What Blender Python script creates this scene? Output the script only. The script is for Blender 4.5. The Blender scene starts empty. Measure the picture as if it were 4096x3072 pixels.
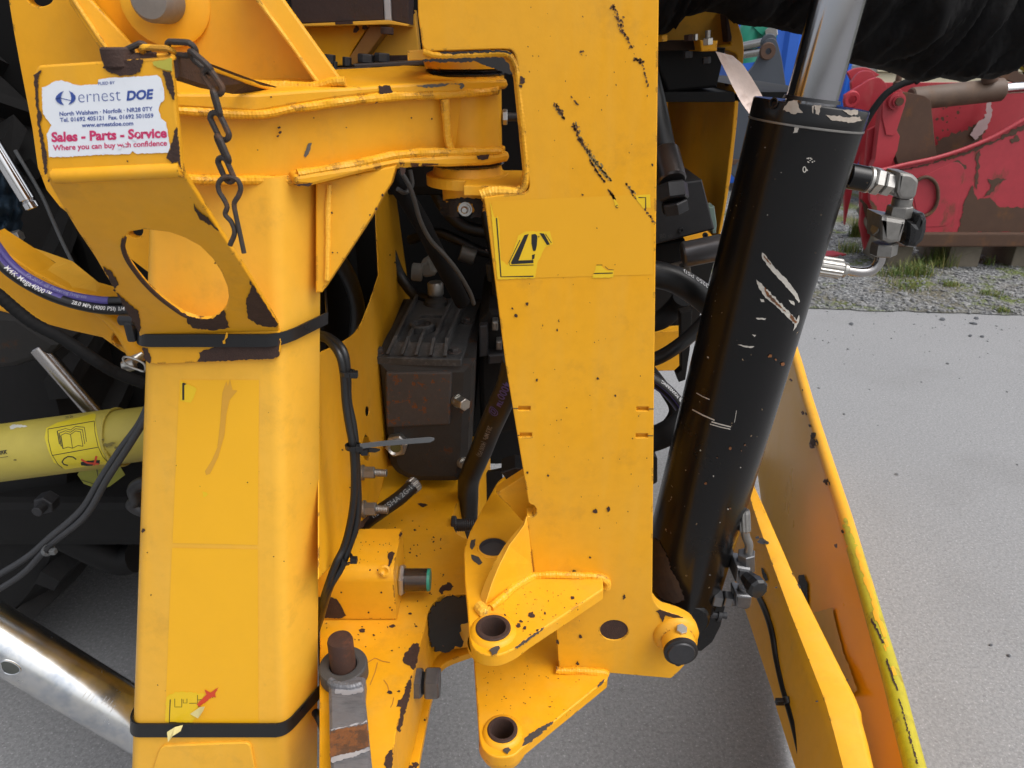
import bpy, bmesh, math, random
from mathutils import Vector, Matrix, noise
from mathutils.geometry import tessellate_polygon
random.seed(7)
R = math.radians
V = Vector
S = bpy.context.scene
COL = S.collection

# ------------------------------------------------------------------ camera
FPX = 2840.0            # focal length in pixels of the 4096 px wide photograph
PITCH = R(25.7)
CAM = V((0, 0, 1.5))
FWD = V((0, math.cos(PITCH), -math.sin(PITCH)))
UP = V((0, math.sin(PITCH), math.cos(PITCH)))
cd = bpy.data.cameras.new('camera')
cam = bpy.data.objects.new('camera', cd)
COL.objects.link(cam)
cam.location = CAM
cam.rotation_euler = (R(90) - PITCH, 0, 0)
cd.sensor_width = 36
cd.lens = 36 * FPX / 4096
cd.clip_start = 0.02
cd.clip_end = 400
cd.dof.use_dof = True
cd.dof.focus_distance = 0.92
cd.dof.aperture_fstop = 16
S.camera = cam

# ------------------------------------------------------------------ world, sun, exposure
SUN_EL, SUN_AZ = R(58), R(118)      # azimuth measured from +Y (away from the camera) towards +X
w = bpy.data.worlds.new('World')
S.world = w
w.use_nodes = True
wn = w.node_tree
for n in list(wn.nodes): wn.nodes.remove(n)
sky = wn.nodes.new('ShaderNodeTexSky')
sky.sky_type = 'NISHITA'
sky.sun_disc = False
sky.sun_elevation = SUN_EL
sky.sun_rotation = SUN_AZ
sky.air_density = 1.0
sky.dust_density = 5.0
sky.ozone_density = 1.0
hs = wn.nodes.new('ShaderNodeHueSaturation')
hs.inputs['Saturation'].default_value = 0.28
bg = wn.nodes.new('ShaderNodeBackground')
bg.inputs['Strength'].default_value = 0.13
wo = wn.nodes.new('ShaderNodeOutputWorld')
wn.links.new(sky.outputs[0], hs.inputs['Color'])
wn.links.new(hs.outputs[0], bg.inputs[0])
wn.links.new(bg.outputs[0], wo.inputs[0])
sl = bpy.data.lights.new('sun', 'SUN')
sl.energy = 0.6
sl.angle = R(50)
sl.color = (1, 0.975, 0.94)
so = bpy.data.objects.new('sun', sl)
COL.objects.link(so)
sd = V((math.sin(SUN_AZ) * math.cos(SUN_EL), math.cos(SUN_AZ) * math.cos(SUN_EL), math.sin(SUN_EL)))
so.rotation_euler = sd.to_track_quat('Z', 'Y').to_euler()
S.view_settings.view_transform = 'Standard'
S.view_settings.look = 'None'
S.view_settings.exposure = 0.76
S.view_settings.gamma = 1.0
S.view_settings.use_curve_mapping = False
S.render.engine = 'CYCLES'
S.cycles.max_bounces = 6
S.cycles.use_denoising = True

# ------------------------------------------------------------------ measuring helpers
def ray(x, y):
    return V(((x - 2048) / FPX, 0, 0)) + UP * (-(y - 1536) / FPX) + FWD
def onY(x, y, Y):
    d = ray(x, y); return CAM + d * (Y / d.y)
def onZ(x, y, z):
    d = ray(x, y); return CAM + d * ((z - CAM.z) / d.z)
def depth(p):
    return (p - CAM).dot(FWD)
def px2m(p, r):
    return r * depth(p) / FPX
def xat(px, Y, z):
    return (px - 2048) / FPX * depth(V((0, Y, z)))
class Plane:
    def __init__(s, p, n):
        s.p = V(p); s.n = V(n).normalized()
        if s.n.dot(s.p - CAM) > 0: s.n = -s.n
        a = V((0, 0, 1)) if abs(s.n.z) < .9 else V((0, 1, 0))
        s.u = a.cross(s.n).normalized(); s.v = s.n.cross(s.u)
    def hit(s, x, y, off=0.0):
        d = ray(x, y)
        return CAM + d * (((s.p + s.n * off) - CAM).dot(s.n) / d.dot(s.n))
    def uv(s, q):
        q = q - s.p; return (q.dot(s.u), q.dot(s.v))
    def at(s, uv, off=0.0):
        return s.p + s.u * uv[0] + s.v * uv[1] + s.n * off
    def shift(s, off):
        return Plane(s.p + s.n * off, s.n)
def YP(Y): return Plane((0, Y, 0), (0, -1, 0))
def ZP(z): return Plane((0, 0, z), (0, 0, 1))
def XP(x): return Plane((x, 0, 0), (1 if x < 0 else -1, 0, 0))
def P3(a, b, c): return Plane(a, (b - a).cross(c - a))
class Cyl:
    def __init__(s, p0, p1, r):
        s.p0 = V(p0); s.ax = (V(p1) - s.p0).normalized(); s.r = r
    def hit(s, x, y, off=0.0):
        d = ray(x, y); o = CAM - s.p0
        dd = d - s.ax * d.dot(s.ax); oo = o - s.ax * o.dot(s.ax)
        a = dd.dot(dd); b = 2 * dd.dot(oo); c = oo.dot(oo) - (s.r + off) ** 2
        q = max(b * b - 4 * a * c, 0.0)
        return CAM + d * ((-b - math.sqrt(q)) / (2 * a))

# ------------------------------------------------------------------ objects
def tag(o, label, cat, group=None, kind=None):
    if label: o['label'] = label
    if cat: o['category'] = cat
    if group: o['group'] = group
    if kind: o['kind'] = kind
    return o
def thing(name, label, cat, loc=(0, 0, 0), group=None):
    o = bpy.data.objects.new(name, None)
    o.empty_display_size = 0.03
    COL.objects.link(o); o.location = loc
    return tag(o, label, cat, group)
def link(name, me, m, parent=None):
    if m is not None:
        me.materials.clear(); me.materials.append(m)
    o = bpy.data.objects.new(name, me)
    COL.objects.link(o)
    if parent is not None:
        o.parent = parent
        if parent.type == 'EMPTY': o.location = -V(parent.location)
    return o
def single(name, me, m, label, cat, group=None, kind=None):
    o = link(name, me, m)
    if kind is None:
        co = [v.co for v in me.vertices]
        c = V(((min(v.x for v in co) + max(v.x for v in co)) / 2, (min(v.y for v in co) + max(v.y for v in co)) / 2, min(v.z for v in co)))
        me.transform(Matrix.Translation(-c)); o.location = c
    return tag(o, label, cat, group, kind)
def mesh(vs, fs, smooth=False, ang=40):
    me = bpy.data.meshes.new('mesh')
    me.from_pydata([tuple(v) for v in vs], [], fs)
    me.validate()
    bm = bmesh.new(); bm.from_mesh(me)
    bmesh.ops.recalc_face_normals(bm, faces=bm.faces)
    bm.to_mesh(me); bm.free()
    if smooth:
        me.shade_smooth()
        if ang: me.set_sharp_from_angle(angle=R(ang))
    return me
def join(*parts):
    vs, fs = [], []
    for v, f in parts:
        k = len(vs); vs += list(v); fs += [tuple(i + k for i in q) for q in f]
    return vs, fs
def rnd(pts):
    """rounds the corners that carry a radius (x, y, r)"""
    out = []; n = len(pts)
    for i, p in enumerate(pts):
        if len(p) < 3 or not p[2]: out.append((p[0], p[1])); continue
        c = V(p[:2]); a = V(pts[i - 1][:2]) - c; b = V(pts[(i + 1) % n][:2]) - c
        ra = min(p[2], a.length * .49); rb = min(p[2], b.length * .49)
        A = c + a.normalized() * ra; B = c + b.normalized() * rb
        for k in range(7):
            t = k / 6; q = A * (1 - t) ** 2 + c * 2 * t * (1 - t) + B * t * t
            out.append((q.x, q.y))
    return out
def area(l): return sum(l[i - 1][0] * l[i][1] - l[i][0] * l[i - 1][1] for i in range(len(l))) / 2
def inset(l, b):
    out = []; n = len(l)
    for i in range(n):
        p0, p, p1 = V(l[i - 1]), V(l[i]), V(l[(i + 1) % n])
        e0 = (p - p0); e1 = (p1 - p)
        if e0.length < 1e-9 or e1.length < 1e-9: out.append(tuple(p)); continue
        e0.normalize(); e1.normalize()
        n0 = V((-e0.y, e0.x)); n1 = V((-e1.y, e1.x))
        k = (n0 + n1) / max(1 + n0.dot(n1), .35)
        out.append(tuple(p + k * b))
    return out
def slab_uv(pl, outer, holes, th, b=0.0015):
    loops = [outer if area(outer) > 0 else outer[::-1]] + [h if area(h) < 0 else h[::-1] for h in holes]
    vs, fs = [], []
    rows = [(0, -th), (0, -b), (.3 * b, -.3 * b), (b, 0)] if b else [(0, -th), (0, 0)]
    idx = []
    for l in loops:
        rr = []
        for ins, off in rows:
            q = inset(l, ins) if ins else l
            k = len(vs); vs += [pl.at(p, off) for p in q]; rr.append(list(range(k, k + len(q))))
        idx.append(rr)
        n = len(l)
        for a, c in zip(rr, rr[1:]):
            for i in range(n):
                j = (i + 1) % n
                fs.append((a[i], a[j], c[j], c[i]))
    for row in (-1, 0):
        flat = [i for rr in idx for i in rr[row]]
        polys = [[V((*pl.uv(vs[i]), 0)) for i in rr[row]] for rr in idx]
        for t in tessellate_polygon(polys): fs.append(tuple(flat[i] for i in t))
    return vs, fs
def slab(pl, pts, th, holes=(), b=0.0015):
    """plate whose front face is traced on plane pl"""
    f = lambda l: [pl.uv(pl.hit(*p)) for p in rnd(l)]
    return slab_uv(pl, f(pts), [f(h) for h in holes], th, b)
def circ_uv(pl, c, r, n=28):
    u, v = pl.uv(c)
    return [(u + r * math.cos(2 * math.pi * i / n), v + r * math.sin(2 * math.pi * i / n)) for i in range(n)]
def ell(cx, cy, rx, ry, n=24, rot=0):
    o = []
    for i in range(n):
        t = 2 * math.pi * i / n; a, b = rx * math.cos(t), ry * math.sin(t)
        o.append((cx + a * math.cos(rot) - b * math.sin(rot), cy + a * math.sin(rot) + b * math.cos(rot)))
    return o
def frame(ax):
    ax = ax.normalized()
    a = V((0, 0, 1)) if abs(ax.z) < .9 else V((0, 1, 0))
    u = ax.cross(a).normalized(); return u, ax.cross(u)
def lathe(p0, ax, prof, segs=32, phase=0, sweep=None):
    p0 = V(p0); ax = V(ax).normalized(); u, v = frame(ax)
    vs, fs = [], []
    for h, r in prof:
        for i in range(segs):
            t = 2 * math.pi * i / segs + phase
            vs.append(p0 + ax * h + (u * math.cos(t) + v * math.sin(t)) * max(r, 1e-5))
    for k in range(len(prof) - 1):
        for i in range(segs):
            j = (i + 1) % segs
            fs.append((k * segs + i, k * segs + j, (k + 1) * segs + j, (k + 1) * segs + i))
    return vs, fs
def rod(p0, p1, r, r1=None, b=None, segs=28, phase=0):
    p0, p1 = V(p0), V(p1); L = (p1 - p0).length; r1 = r if r1 is None else r1
    b = min(r, r1) * .12 if b is None else b
    return lathe(p0, p1 - p0, [(0, 0), (0, r - b), (b, r), (L - b, r1), (L, r1 - b), (L, 0)], segs, phase)
def hexnut(p0, p1, r, phase=0.3):
    p0, p1 = V(p0), V(p1); L = (p1 - p0).length; b = r * .1
    return lathe(p0, p1 - p0, [(0, 0), (0, r - b), (b, r), (L - b, r), (L, r - b), (L, 0)], 6, phase)
def thread(p0, p1, r, n):
    p0, p1 = V(p0), V(p1); L = (p1 - p0).length
    pr = [(0, 0), (0, r * .93)]
    for i in range(n): pr += [((i + .5) * L / n, r), ((i + 1) * L / n, r * .92)]
    return lathe(p0, p1 - p0, pr + [(L, 0)], 24)
def catmull(pts, n=8):
    pts = [V(p) for p in pts]; out = []
    for i in range(len(pts) - 1):
        a = pts[i - 1] if i else pts[0] * 2 - pts[1]
        b, c = pts[i], pts[i + 1]
        d = pts[i + 2] if i + 2 < len(pts) else c * 2 - b
        for k in range(n):
            t = k / n
            out.append(.5 * ((2 * b) + (c - a) * t + (2 * a - 5 * b + 4 * c - d) * t * t + (3 * b - a - 3 * c + d) * t ** 3))
    return out + [pts[-1]]
def tube(pts, r, segs=12, n=8, closed=False, smooth=True):
    """r a number or a function of (t, angle)"""
    P = catmull(pts, n) if smooth else [V(p) for p in pts]
    if closed: P = P[:-1]
    N = len(P); vs, fs = [], []
    T = [((P[(i + 1) % N] if closed or i < N - 1 else P[i]) - (P[i - 1] if closed or i else P[i])).normalized() for i in range(N)]
    u, _ = frame(T[0])
    for i in range(N):
        u = (u - T[i] * u.dot(T[i])).normalized(); v = T[i].cross(u)
        for k in range(segs):
            a = 2 * math.pi * k / segs
            rr = r(i / max(N - 1, 1), a) if callable(r) else r
            vs.append(P[i] + (u * math.cos(a) + v * math.sin(a)) * rr)
    for i in range(N if closed else N - 1):
        j = (i + 1) % N
        for k in range(segs):
            l = (k + 1) % segs
            fs.append((i * segs + k, i * segs + l, j * segs + l, j * segs + k))
    if not closed: fs += [tuple(range(segs))[::-1], tuple(range((N - 1) * segs, N * segs))]
    return vs, fs
def loft(loops, closed=True, caps=True):
    n = len(loops[0]); vs = [V(p) for l in loops for p in l]; fs = []
    for k in range(len(loops) - 1):
        for i in range(n if closed else n - 1):
            j = (i + 1) % n
            fs.append((k * n + i, k * n + j, (k + 1) * n + j, (k + 1) * n + i))
    if caps and closed: fs += [tuple(range(n))[::-1], tuple(range((len(loops) - 1) * n, len(loops) * n))]
    return vs, fs
def box(x0, x1, y0, y1, z0, z1, b=.003):
    me = bmesh.new()
    bmesh.ops.create_cube(me, size=1)
    for v in me.verts: v.co = ((x0 + x1) / 2 + v.co.x * (x1 - x0), (y0 + y1) / 2 + v.co.y * (y1 - y0), (z0 + z1) / 2 + v.co.z * (z1 - z0))
    if b: bmesh.ops.bevel(me, geom=me.edges[:], offset=b, segments=2, affect='EDGES', profile=.6)
    me.verts.index_update()
    r = ([v.co.copy() for v in me.verts], [tuple(v.index for v in f.verts) for f in me.faces]); me.free(); return r
def M(g, smooth=False, ang=40): return mesh(g[0], g[1], smooth, ang)
def bead(pts, r, n=10, rip=.06, freq=0):
    """weld seam: fine overlapping ripples every 3.5 mm and an uneven width"""
    s0 = random.random() * 50; P = catmull(pts, 12); L = 0; Q = [P[0]]
    for a, b in zip(P, P[1:]):
        d = (b - a).length; m = max(1, int(d / .0010))
        Q += [a.lerp(b, (k + 1) / m) for k in range(m)]; L += d
    def rad(t, a):
        s = t * L
        return r * (1 + .028 * math.sin(2 * math.pi * s / .0036 + 1.3 * math.cos(a + 1)) + .26 * noise.noise(V((s * 45 + s0, a * .5, 0))) + .10 * noise.noise(V((s * 240 + s0, a, 3))))
    return tube(Q, rad, 10, smooth=False)

# ------------------------------------------------------------------ flat print, chips
_tc = {}
def text_geo(s, bold=0.0, shear=0.0, space=1.0):
    k = (s, bold, shear, space)
    if k not in _tc:
        c = bpy.data.curves.new('lettering', 'FONT')
        c.body = s; c.size = 1; c.shear = shear; c.offset = bold; c.space_character = space; c.resolution_u = 3
        o = bpy.data.objects.new('lettering', c); COL.objects.link(o)
        me = bpy.data.meshes.new_from_object(o)
        g = ([v.co.copy() for v in me.vertices], [tuple(p.vertices) for p in me.polygons])
        bpy.data.objects.remove(o); bpy.data.meshes.remove(me); bpy.data.curves.remove(c)
        _tc[k] = g
    return _tc[k]
def ragged(pts, jag, step=7.0):
    q = []
    for i in range(len(pts)):
        a, b = V(pts[i - 1]), V(pts[i]); n = max(1, int((b - a).length / step))
        for k in range(n):
            p = a.lerp(b, k / n)
            q.append((p.x + (k > 0) * random.uniform(-jag, jag), p.y + (k > 0) * random.uniform(-jag, jag)))
    return q
class Print:
    """thin marks that lie on one thing: chips of paint, stickers, lettering"""
    def __init__(s): s.v = []; s.f = []; s.big = []; s.many = 0
    def poly(s, surf, pts, off=.0005, jag=0.0, step=7.0):
        pts = rnd(pts)
        keep = (s.v, s.f)
        if jag: s.v, s.f = [], []
        if jag:
            q = []
            for i in range(len(pts)):
                a, b = V(pts[i - 1]), V(pts[i]); L = (b - a).length; n = max(1, int(L / step))
                for k in range(n):
                    p = a.lerp(b, k / n)
                    if k: p = p + V((random.uniform(-jag, jag), random.uniform(-jag, jag)))
                    q.append(tuple(p))
            pts = q
        k = len(s.v)
        if isinstance(surf, Cyl):     # cut finely so that it follows the round
            bm = bmesh.new()
            vv = [bm.verts.new((p[0], p[1], 0)) for p in pts]
            for t in tessellate_polygon([[V((p[0], p[1], 0)) for p in pts]]):
                try: bm.faces.new([vv[i] for i in t])
                except ValueError: pass
            for _ in range(5):
                ed = [e for e in bm.edges if e.calc_length() > 28]
                if not ed: break
                bmesh.ops.subdivide_edges(bm, edges=ed, cuts=1)
                bmesh.ops.triangulate(bm, faces=bm.faces[:])
            bm.verts.index_update()
            s.v += [surf.hit(v.co.x, v.co.y, off) for v in bm.verts]
            s.f += [tuple(v.index + k for v in f.verts) for f in bm.faces]
            bm.free()
        else:
            s.v += [surf.hit(p[0], p[1], off) for p in pts]
            s.f += [tuple(i + k for i in t) for t in tessellate_polygon([[V((p[0], p[1], 0)) for p in pts]])]
        if jag: s.big.append((s.v, s.f)); s.v, s.f = keep
        else: s.many += 1
        return s
    def blob(s, surf, x, y, r, off=.0005, sx=1.0, rot=0.0):
        n = random.randint(7, 11); pts = []; s.many += 1
        for i in range(n):
            t = 2 * math.pi * i / n; q = r * random.uniform(.55, 1.25)
            a, b = q * sx * math.cos(t), q * math.sin(t)
            pts.append((x + a * math.cos(rot) - b * math.sin(rot), y + a * math.sin(rot) + b * math.cos(rot)))
        k = len(s.v); s.v += [surf.hit(p[0], p[1], off) for p in pts]
        s.f += [tuple(range(k, k + n))]
        return s
    def line(s, surf, pts, wd, off=.0007):
        P = [V(p) for p in pts]; s.many += 1
        if isinstance(surf, Cyl):
            P = [a.lerp(b, t / 6) for a, b in zip(P, P[1:]) for t in range(6)] + [P[-1]]
        n = len(P); k = len(s.v)
        for i in range(n):
            t = (P[min(i + 1, n - 1)] - P[max(i - 1, 0)]).normalized(); q = V((-t.y, t.x)) * wd / 2
            s.v += [surf.hit(*(P[i] + q), off), surf.hit(*(P[i] - q), off)]
        s.f += [(k + 2 * i, k + 2 * i + 1, k + 2 * i + 3, k + 2 * i + 2) for i in range(n - 1)]
        return s
    def text(s, surf, txt, x0, y0, x1, y1, off=.0008, bold=0.0, shear=0.0, hs=1.0, space=1.0):
        """baseline from (x0,y0) to (x1,y1) in the photograph's pixels"""
        g = text_geo(txt, bold, shear, space); s.many += len(txt)
        a = min(v.x for v in g[0]); b = max(v.x for v in g[0])
        d = V((x1 - x0, y1 - y0)); sc = d.length / (b - a); d.normalize(); n = V((d.y, -d.x)); k = len(s.v)
        for v in g[0]:
            q = V((x0, y0)) + d * (v.x - a) * sc + n * v.y * sc * hs
            s.v.append(surf.hit(q.x, q.y, off))
        s.f += [tuple(i + k for i in f) for f in g[1]]
        return s
    def text_on_hose(s, txt, pts, r, h, start, side=0.0, flip=False, bold=.01):
        """lettering bent along a hose, on the side that faces the camera"""
        P = catmull(pts, 12)
        if flip: P = P[::-1]
        L = [0]
        for i in range(1, len(P)): L.append(L[-1] + (P[i] - P[i - 1]).length)
        s.many += len(txt); g = text_geo(txt, bold); a = min(v.x for v in g[0]); k = len(s.v)
        for v in g[0]:
            t = start + (v.x - a) * h * 1.35
            t = min(max(t, 0), L[-1] - 1e-6)
            i = max(j for j in range(len(L)) if L[j] <= t); i = min(i, len(P) - 2)
            f = (t - L[i]) / (L[i + 1] - L[i]); p = P[i].lerp(P[i + 1], f); tg = (P[i + 1] - P[i]).normalized()
            tc = (CAM - p); tc = (tc - tg * tc.dot(tg)).normalized(); up = tc.cross(tg)
            ang = side + (v.y - .35) * h * 1.35 / r
            s.v.append(p + (tc * math.cos(ang) + up * math.sin(ang)) * (r + .0006))
        s.f += [tuple(i + k for i in f) for f in g[1]]
        return s
    def build(s, name, m, parent):
        first = None
        for v, f in s.big:
            o = link(name, mesh_raw(v, f), m, parent); first = first or o
        if s.f:
            o = link(name if not s.big else name + '_specks', mesh_raw(s.v, s.f), m, parent); first = first or o
            if s.many > 1: o['kind'] = 'stuff'
        return first
def mesh_raw(vs, fs):
    me = bpy.data.meshes.new('mesh'); me.from_pydata([tuple(v) for v in vs], [], fs)
    bm = bmesh.new(); bm.from_mesh(me)
    for f in bm.faces:
        f.normal_update()
        if f.normal.dot(CAM - f.calc_center_median()) < 0: f.normal_flip()
    bm.to_mesh(me); bm.free(); return me

# ------------------------------------------------------------------ materials
class NT:
    def __init__(s, name):
        s.m = bpy.data.materials.new(name); s.m.use_nodes = True; s.t = s.m.node_tree; s.n = s.t.nodes
        s.b = s.n['Principled BSDF']; s.tc = s.n.new('ShaderNodeTexCoord')
    def new(s, t, **k):
        n = s.n.new(t)
        for a, b in k.items(): setattr(n, a, b)
        return n
    def lk(s, a, b): s.t.links.new(a, b)
    def noise(s, scale, detail=4, rough=.6, stretch=None, off=0):
        n = s.new('ShaderNodeTexNoise'); n.inputs['Scale'].default_value = scale
        n.inputs['Detail'].default_value = detail; n.inputs['Roughness'].default_value = rough
        mp = s.new('ShaderNodeMapping'); s.lk(s.tc.outputs['Object'], mp.inputs[0]); s.lk(mp.outputs[0], n.inputs['Vector'])
        if stretch: mp.inputs['Scale'].default_value = stretch
        mp.inputs['Location'].default_value = (off, off * .7, off * .3)
        return n.outputs['Fac']
    def ramp(s, f, stops):
        r = s.new('ShaderNodeValToRGB'); e = r.color_ramp.elements
        while len(e) < len(stops): e.new(.5)
        for i, (p, c) in enumerate(stops):
            e[i].position = p; e[i].color = (c, c, c, 1) if isinstance(c, (int, float)) else (*c, 1)
        s.lk(f, r.inputs[0]); return r.outputs[0]
    def mix(s, f, a, b):
        n = s.new('ShaderNodeMix', data_type='RGBA')
        for v, i in ((f, 0), (a, 6), (b, 7)):
            if isinstance(v, (int, float)): n.inputs[i].default_value = v
            elif isinstance(v, tuple): n.inputs[i].default_value = (*v, 1)
            else: s.lk(v, n.inputs[i])
        return n.outputs[2]
    def math(s, op, a, b=0.0):
        n = s.new('ShaderNodeMath', operation=op)
        for i, v in enumerate((a, b)):
            if isinstance(v, (int, float)): n.inputs[i].default_value = v
            else: s.lk(v, n.inputs[i])
        return n.outputs[0]
    def set(s, color=None, rough=None, metal=None, spec=None, bump=None, coat=None):
        for v, k in ((color, 'Base Color'), (rough, 'Roughness'), (metal, 'Metallic'), (spec, 'Specular IOR Level'), (coat, 'Coat Weight')):
            if v is None: continue
            if isinstance(v, (int, float)): s.b.inputs[k].default_value = v
            elif isinstance(v, tuple): s.b.inputs[k].default_value = (*v, 1)
            else: s.lk(v, s.b.inputs[k])
        if bump:
            n = s.new('ShaderNodeBump'); s.lk(bump[0], n.inputs['Height'])
            n.inputs['Strength'].default_value = bump[1]; n.inputs['Distance'].default_value = bump[2]
            s.lk(n.outputs[0], s.b.inputs['Normal'])
        return s.m
    def edge(s, radius):
        """0 on flats, up towards 1 at outside edges"""
        bv = s.new('ShaderNodeBevel', samples=4); bv.inputs['Radius'].default_value = radius
        g = s.new('ShaderNodeNewGeometry'); d = s.new('ShaderNodeVectorMath', operation='DOT_PRODUCT')
        s.lk(bv.outputs[0], d.inputs[0]); s.lk(g.outputs['Normal'], d.inputs[1])
        return s.math('SUBTRACT', 1.0, d.outputs['Value'])

def paint(name, col, col2, rust=(.045, .018, .010), specks=.70, chips=True, rough=.42, chip_at=.57):
    t = NT(name)
    c = t.mix(t.ramp(t.noise(6, 5), [(.35, 0), (.7, 1)]), col, col2)
    c = t.mix(t.ramp(t.noise(55, 4), [(.4, 0), (.8, .25)]), c, tuple(x * .72 for x in col))
    grime = t.ramp(t.noise(14, 6, .7, off=3), [(.56, 0), (.78, .32)])
    c = t.mix(grime, c, (.22, .12, .035))
    dust = t.ramp(t.noise(26, 5, .65, (1, 1, .12), off=14), [(.48, 0), (.75, .20)])
    c = t.mix(dust, c, (.68, .42, .10))
    film = t.ramp(t.noise(3.2, 4, .6, off=21), [(.38, 0), (.72, .26)])
    c = t.mix(film, c, (.64, .36, .06))
    sp = t.ramp(t.noise(190, 2, .5, off=5), [(specks, 0), (specks + .03, 1)])
    gate = t.ramp(t.noise(9, 3, off=9), [(.45, 0), (.55, 1)])
    msk = t.math('MULTIPLY', sp, gate)
    if chips:
        e = t.ramp(t.edge(.005), [(.03, 0), (.10, 1)])
        nz = t.ramp(t.noise(38, 5, .65, off=2), [(chip_at, 0), (chip_at + .025, 1)])
        msk = t.math('MAXIMUM', msk, t.math('MULTIPLY', e, nz))
    rc = t.mix(t.noise(120, 3), rust, tuple(x * 2.2 for x in rust))
    c = t.mix(msk, c, rc)
    rg = t.math('ADD', t.math('MULTIPLY', t.noise(11, 4), .22), rough - .11)
    rg = t.math('MAXIMUM', rg, t.math('MULTIPLY', msk, .8))
    return t.set(c, rg, 0, .32, bump=(t.math('SUBTRACT', t.noise(260, 2), t.math('MULTIPLY', msk, 1.2)), .18, .0006))
def plain(name, col, rough=.5, metal=0, var=.25, scale=40, spec=.5, bump=0, coat=None):
    t = NT(name)
    c = t.mix(t.noise(scale, 5, .65), tuple(x * (1 - var) for x in col), tuple(min(x * (1 + var), 1) for x in col))
    rg = t.math('ADD', t.math('MULTIPLY', t.noise(scale * .7, 4, off=4), .2), rough - .1)
    return t.set(c, rg, metal, spec, bump=(t.noise(scale * 4, 4), bump, .002) if bump else None, coat=coat)
def rusty(name, base, rust, at=.5, wd=.06, scale=18, rough=.6, metal=0.0, stretch=None, mid=None):
    t = NT(name)
    f = t.ramp(t.noise(scale, 8, .68, stretch), [(at, 0), (at + wd, 1)])
    rc = t.mix(t.noise(scale * 4, 5, .7, off=3), rust, mid or tuple(x * .45 for x in rust))
    bc = t.mix(t.noise(scale * 2.3, 6, .7, off=7), base, tuple(x * .6 for x in base))
    c = t.mix(f, bc, rc)
    return t.set(c, t.math('ADD', t.math('MULTIPLY', f, .25), rough), t.math('MULTIPLY', t.math('SUBTRACT', 1.0, f), metal), .5,
                 bump=(t.math('ADD', t.noise(scale * 12, 5), t.math('MULTIPLY', f, -.6)), .35, .0012))

YEL = paint('yellow_paint', (.78, .355, .006), (.82, .385, .009), specks=.79)
YELD = paint('yellow_paint_worn', (.77, .345, .006), (.80, .37, .009), specks=.77, chip_at=.57)
YELP = paint('yellow_paint_faded', (.84, .425, .030), (.86, .455, .046), specks=.77, chip_at=.62)
GHOST = plain('fresh_yellow_under_old_label', (.86, .435, .010), .40, var=.04, scale=20)
GHOST2 = plain('fresh_yellow_under_warning_label', (.78, .375, .006), .42, var=.04, scale=20)
GLUE = plain('glue_residue', (.66, .33, .03), .3, var=.1)
LABEL = plain('yellow_label_film', (.80, .51, .012), .34, var=.06)
CURL = plain('torn_paper_back', (.78, .66, .28), .6, var=.1)
RUST = plain('bare_rusty_steel', (.040, .018, .012), .75, var=.55, scale=120, bump=.4)
RUSTL = rusty('orange_rust', (.10, .045, .02), (.23, .085, .025), .45, .1, 60, .75)
BLACKC = plain('black_chip', (.012, .010, .010), .6, var=.4, scale=100)
GREASE = plain('dark_scrape', (.10, .055, .02), .6, var=.5, scale=150)
GREASE2 = plain('grey_scuff', (.22, .16, .06), .6, var=.4, scale=150)
BLKP = None
RODC = plain('polished_rod_chrome', (.40, .40, .42), .17, 1, var=.06, scale=14)
CHROME = plain('chrome', (.72, .72, .73), .13, 1, var=.04, scale=30)
CHROMED = plain('dull_chrome', (.42, .40, .39), .25, 1, var=.15, scale=30)
STEEL = plain('plated_steel', (.44, .425, .40), .36, .85, var=.3, scale=90, bump=.08)
STEELD = plain('dark_plated_steel', (.25, .24, .225), .40, .75, var=.35, scale=90, bump=.08)
BOLT = plain('zinc_bolt', (.48, .47, .44), .35, .9, var=.2, scale=120)
BOLTH = plain('grey_bolt_head', (.15, .15, .155), .36, .75, var=.35, scale=100)
BOLTD = plain('black_bolt', (.035, .035, .038), .45, .3, var=.4, scale=100)
BARE = plain('scraped_metal', (.50, .47, .42), .5, .3, var=.3, scale=160)
RUB = plain('black_rubber', (.007, .007, .0075), .42, var=.3, scale=60, bump=.05)
RUBM = plain('matt_rubber', (.007, .007, .0075), .75, var=.4, scale=25, bump=.1, spec=.18)
PLAS = plain('black_plastic', (.010, .010, .011), .30, var=.2, scale=60)
TIE = plain('grey_cable_tie', (.10, .105, .11), .35, var=.15)
INKB = plain('black_print', (.012, .012, .012), .5, var=.1)
INKW = plain('white_print', (.62, .62, .62), .5, var=.2, scale=200)
INKBL = plain('blue_print', (.035, .075, .30), .45, var=.1)
INKR = plain('crimson_print', (.56, .03, .13), .45, var=.2, scale=120)
INKO = plain('red_marker', (.62, .06, .02), .5, var=.1)
WHITE = plain('white_sticker', (.74, .77, .82), .35, var=.05, scale=60)
PURP = plain('purple_print', (.075, .06, .24), .45, var=.3, scale=60)
TEAL = plain('green_plastic', (.03, .25, .17), .4, var=.15)
FABRIC = plain('black_fabric', (.0065, .0062, .0066), .85, var=.3, scale=40, spec=.2, bump=.3)
def m_black_paint():
    t = NT('black_gloss_paint')
    c = t.mix(t.noise(9, 5), (.0035, .0035, .004), (.008, .0075, .0075))
    sp = t.ramp(t.noise(150, 2, .5, off=2), [(.73, 0), (.75, 1)])
    gate = t.ramp(t.noise(8, 2, off=6), [(.5, 0), (.6, 1)])
    k = t.math('MULTIPLY', sp, gate)
    c = t.mix(k, c, (.35, .25, .15))
    return t.set(c, t.math('ADD', t.math('MULTIPLY', t.noise(14, 5), .16), .17), 0, .32, bump=(t.noise(22, 3), .06, .004))
BLKP = m_black_paint()
CAST = rusty('cast_iron_body', (.036, .034, .033), (.11, .042, .016), .57, .06, 22, .6, .1)
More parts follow.
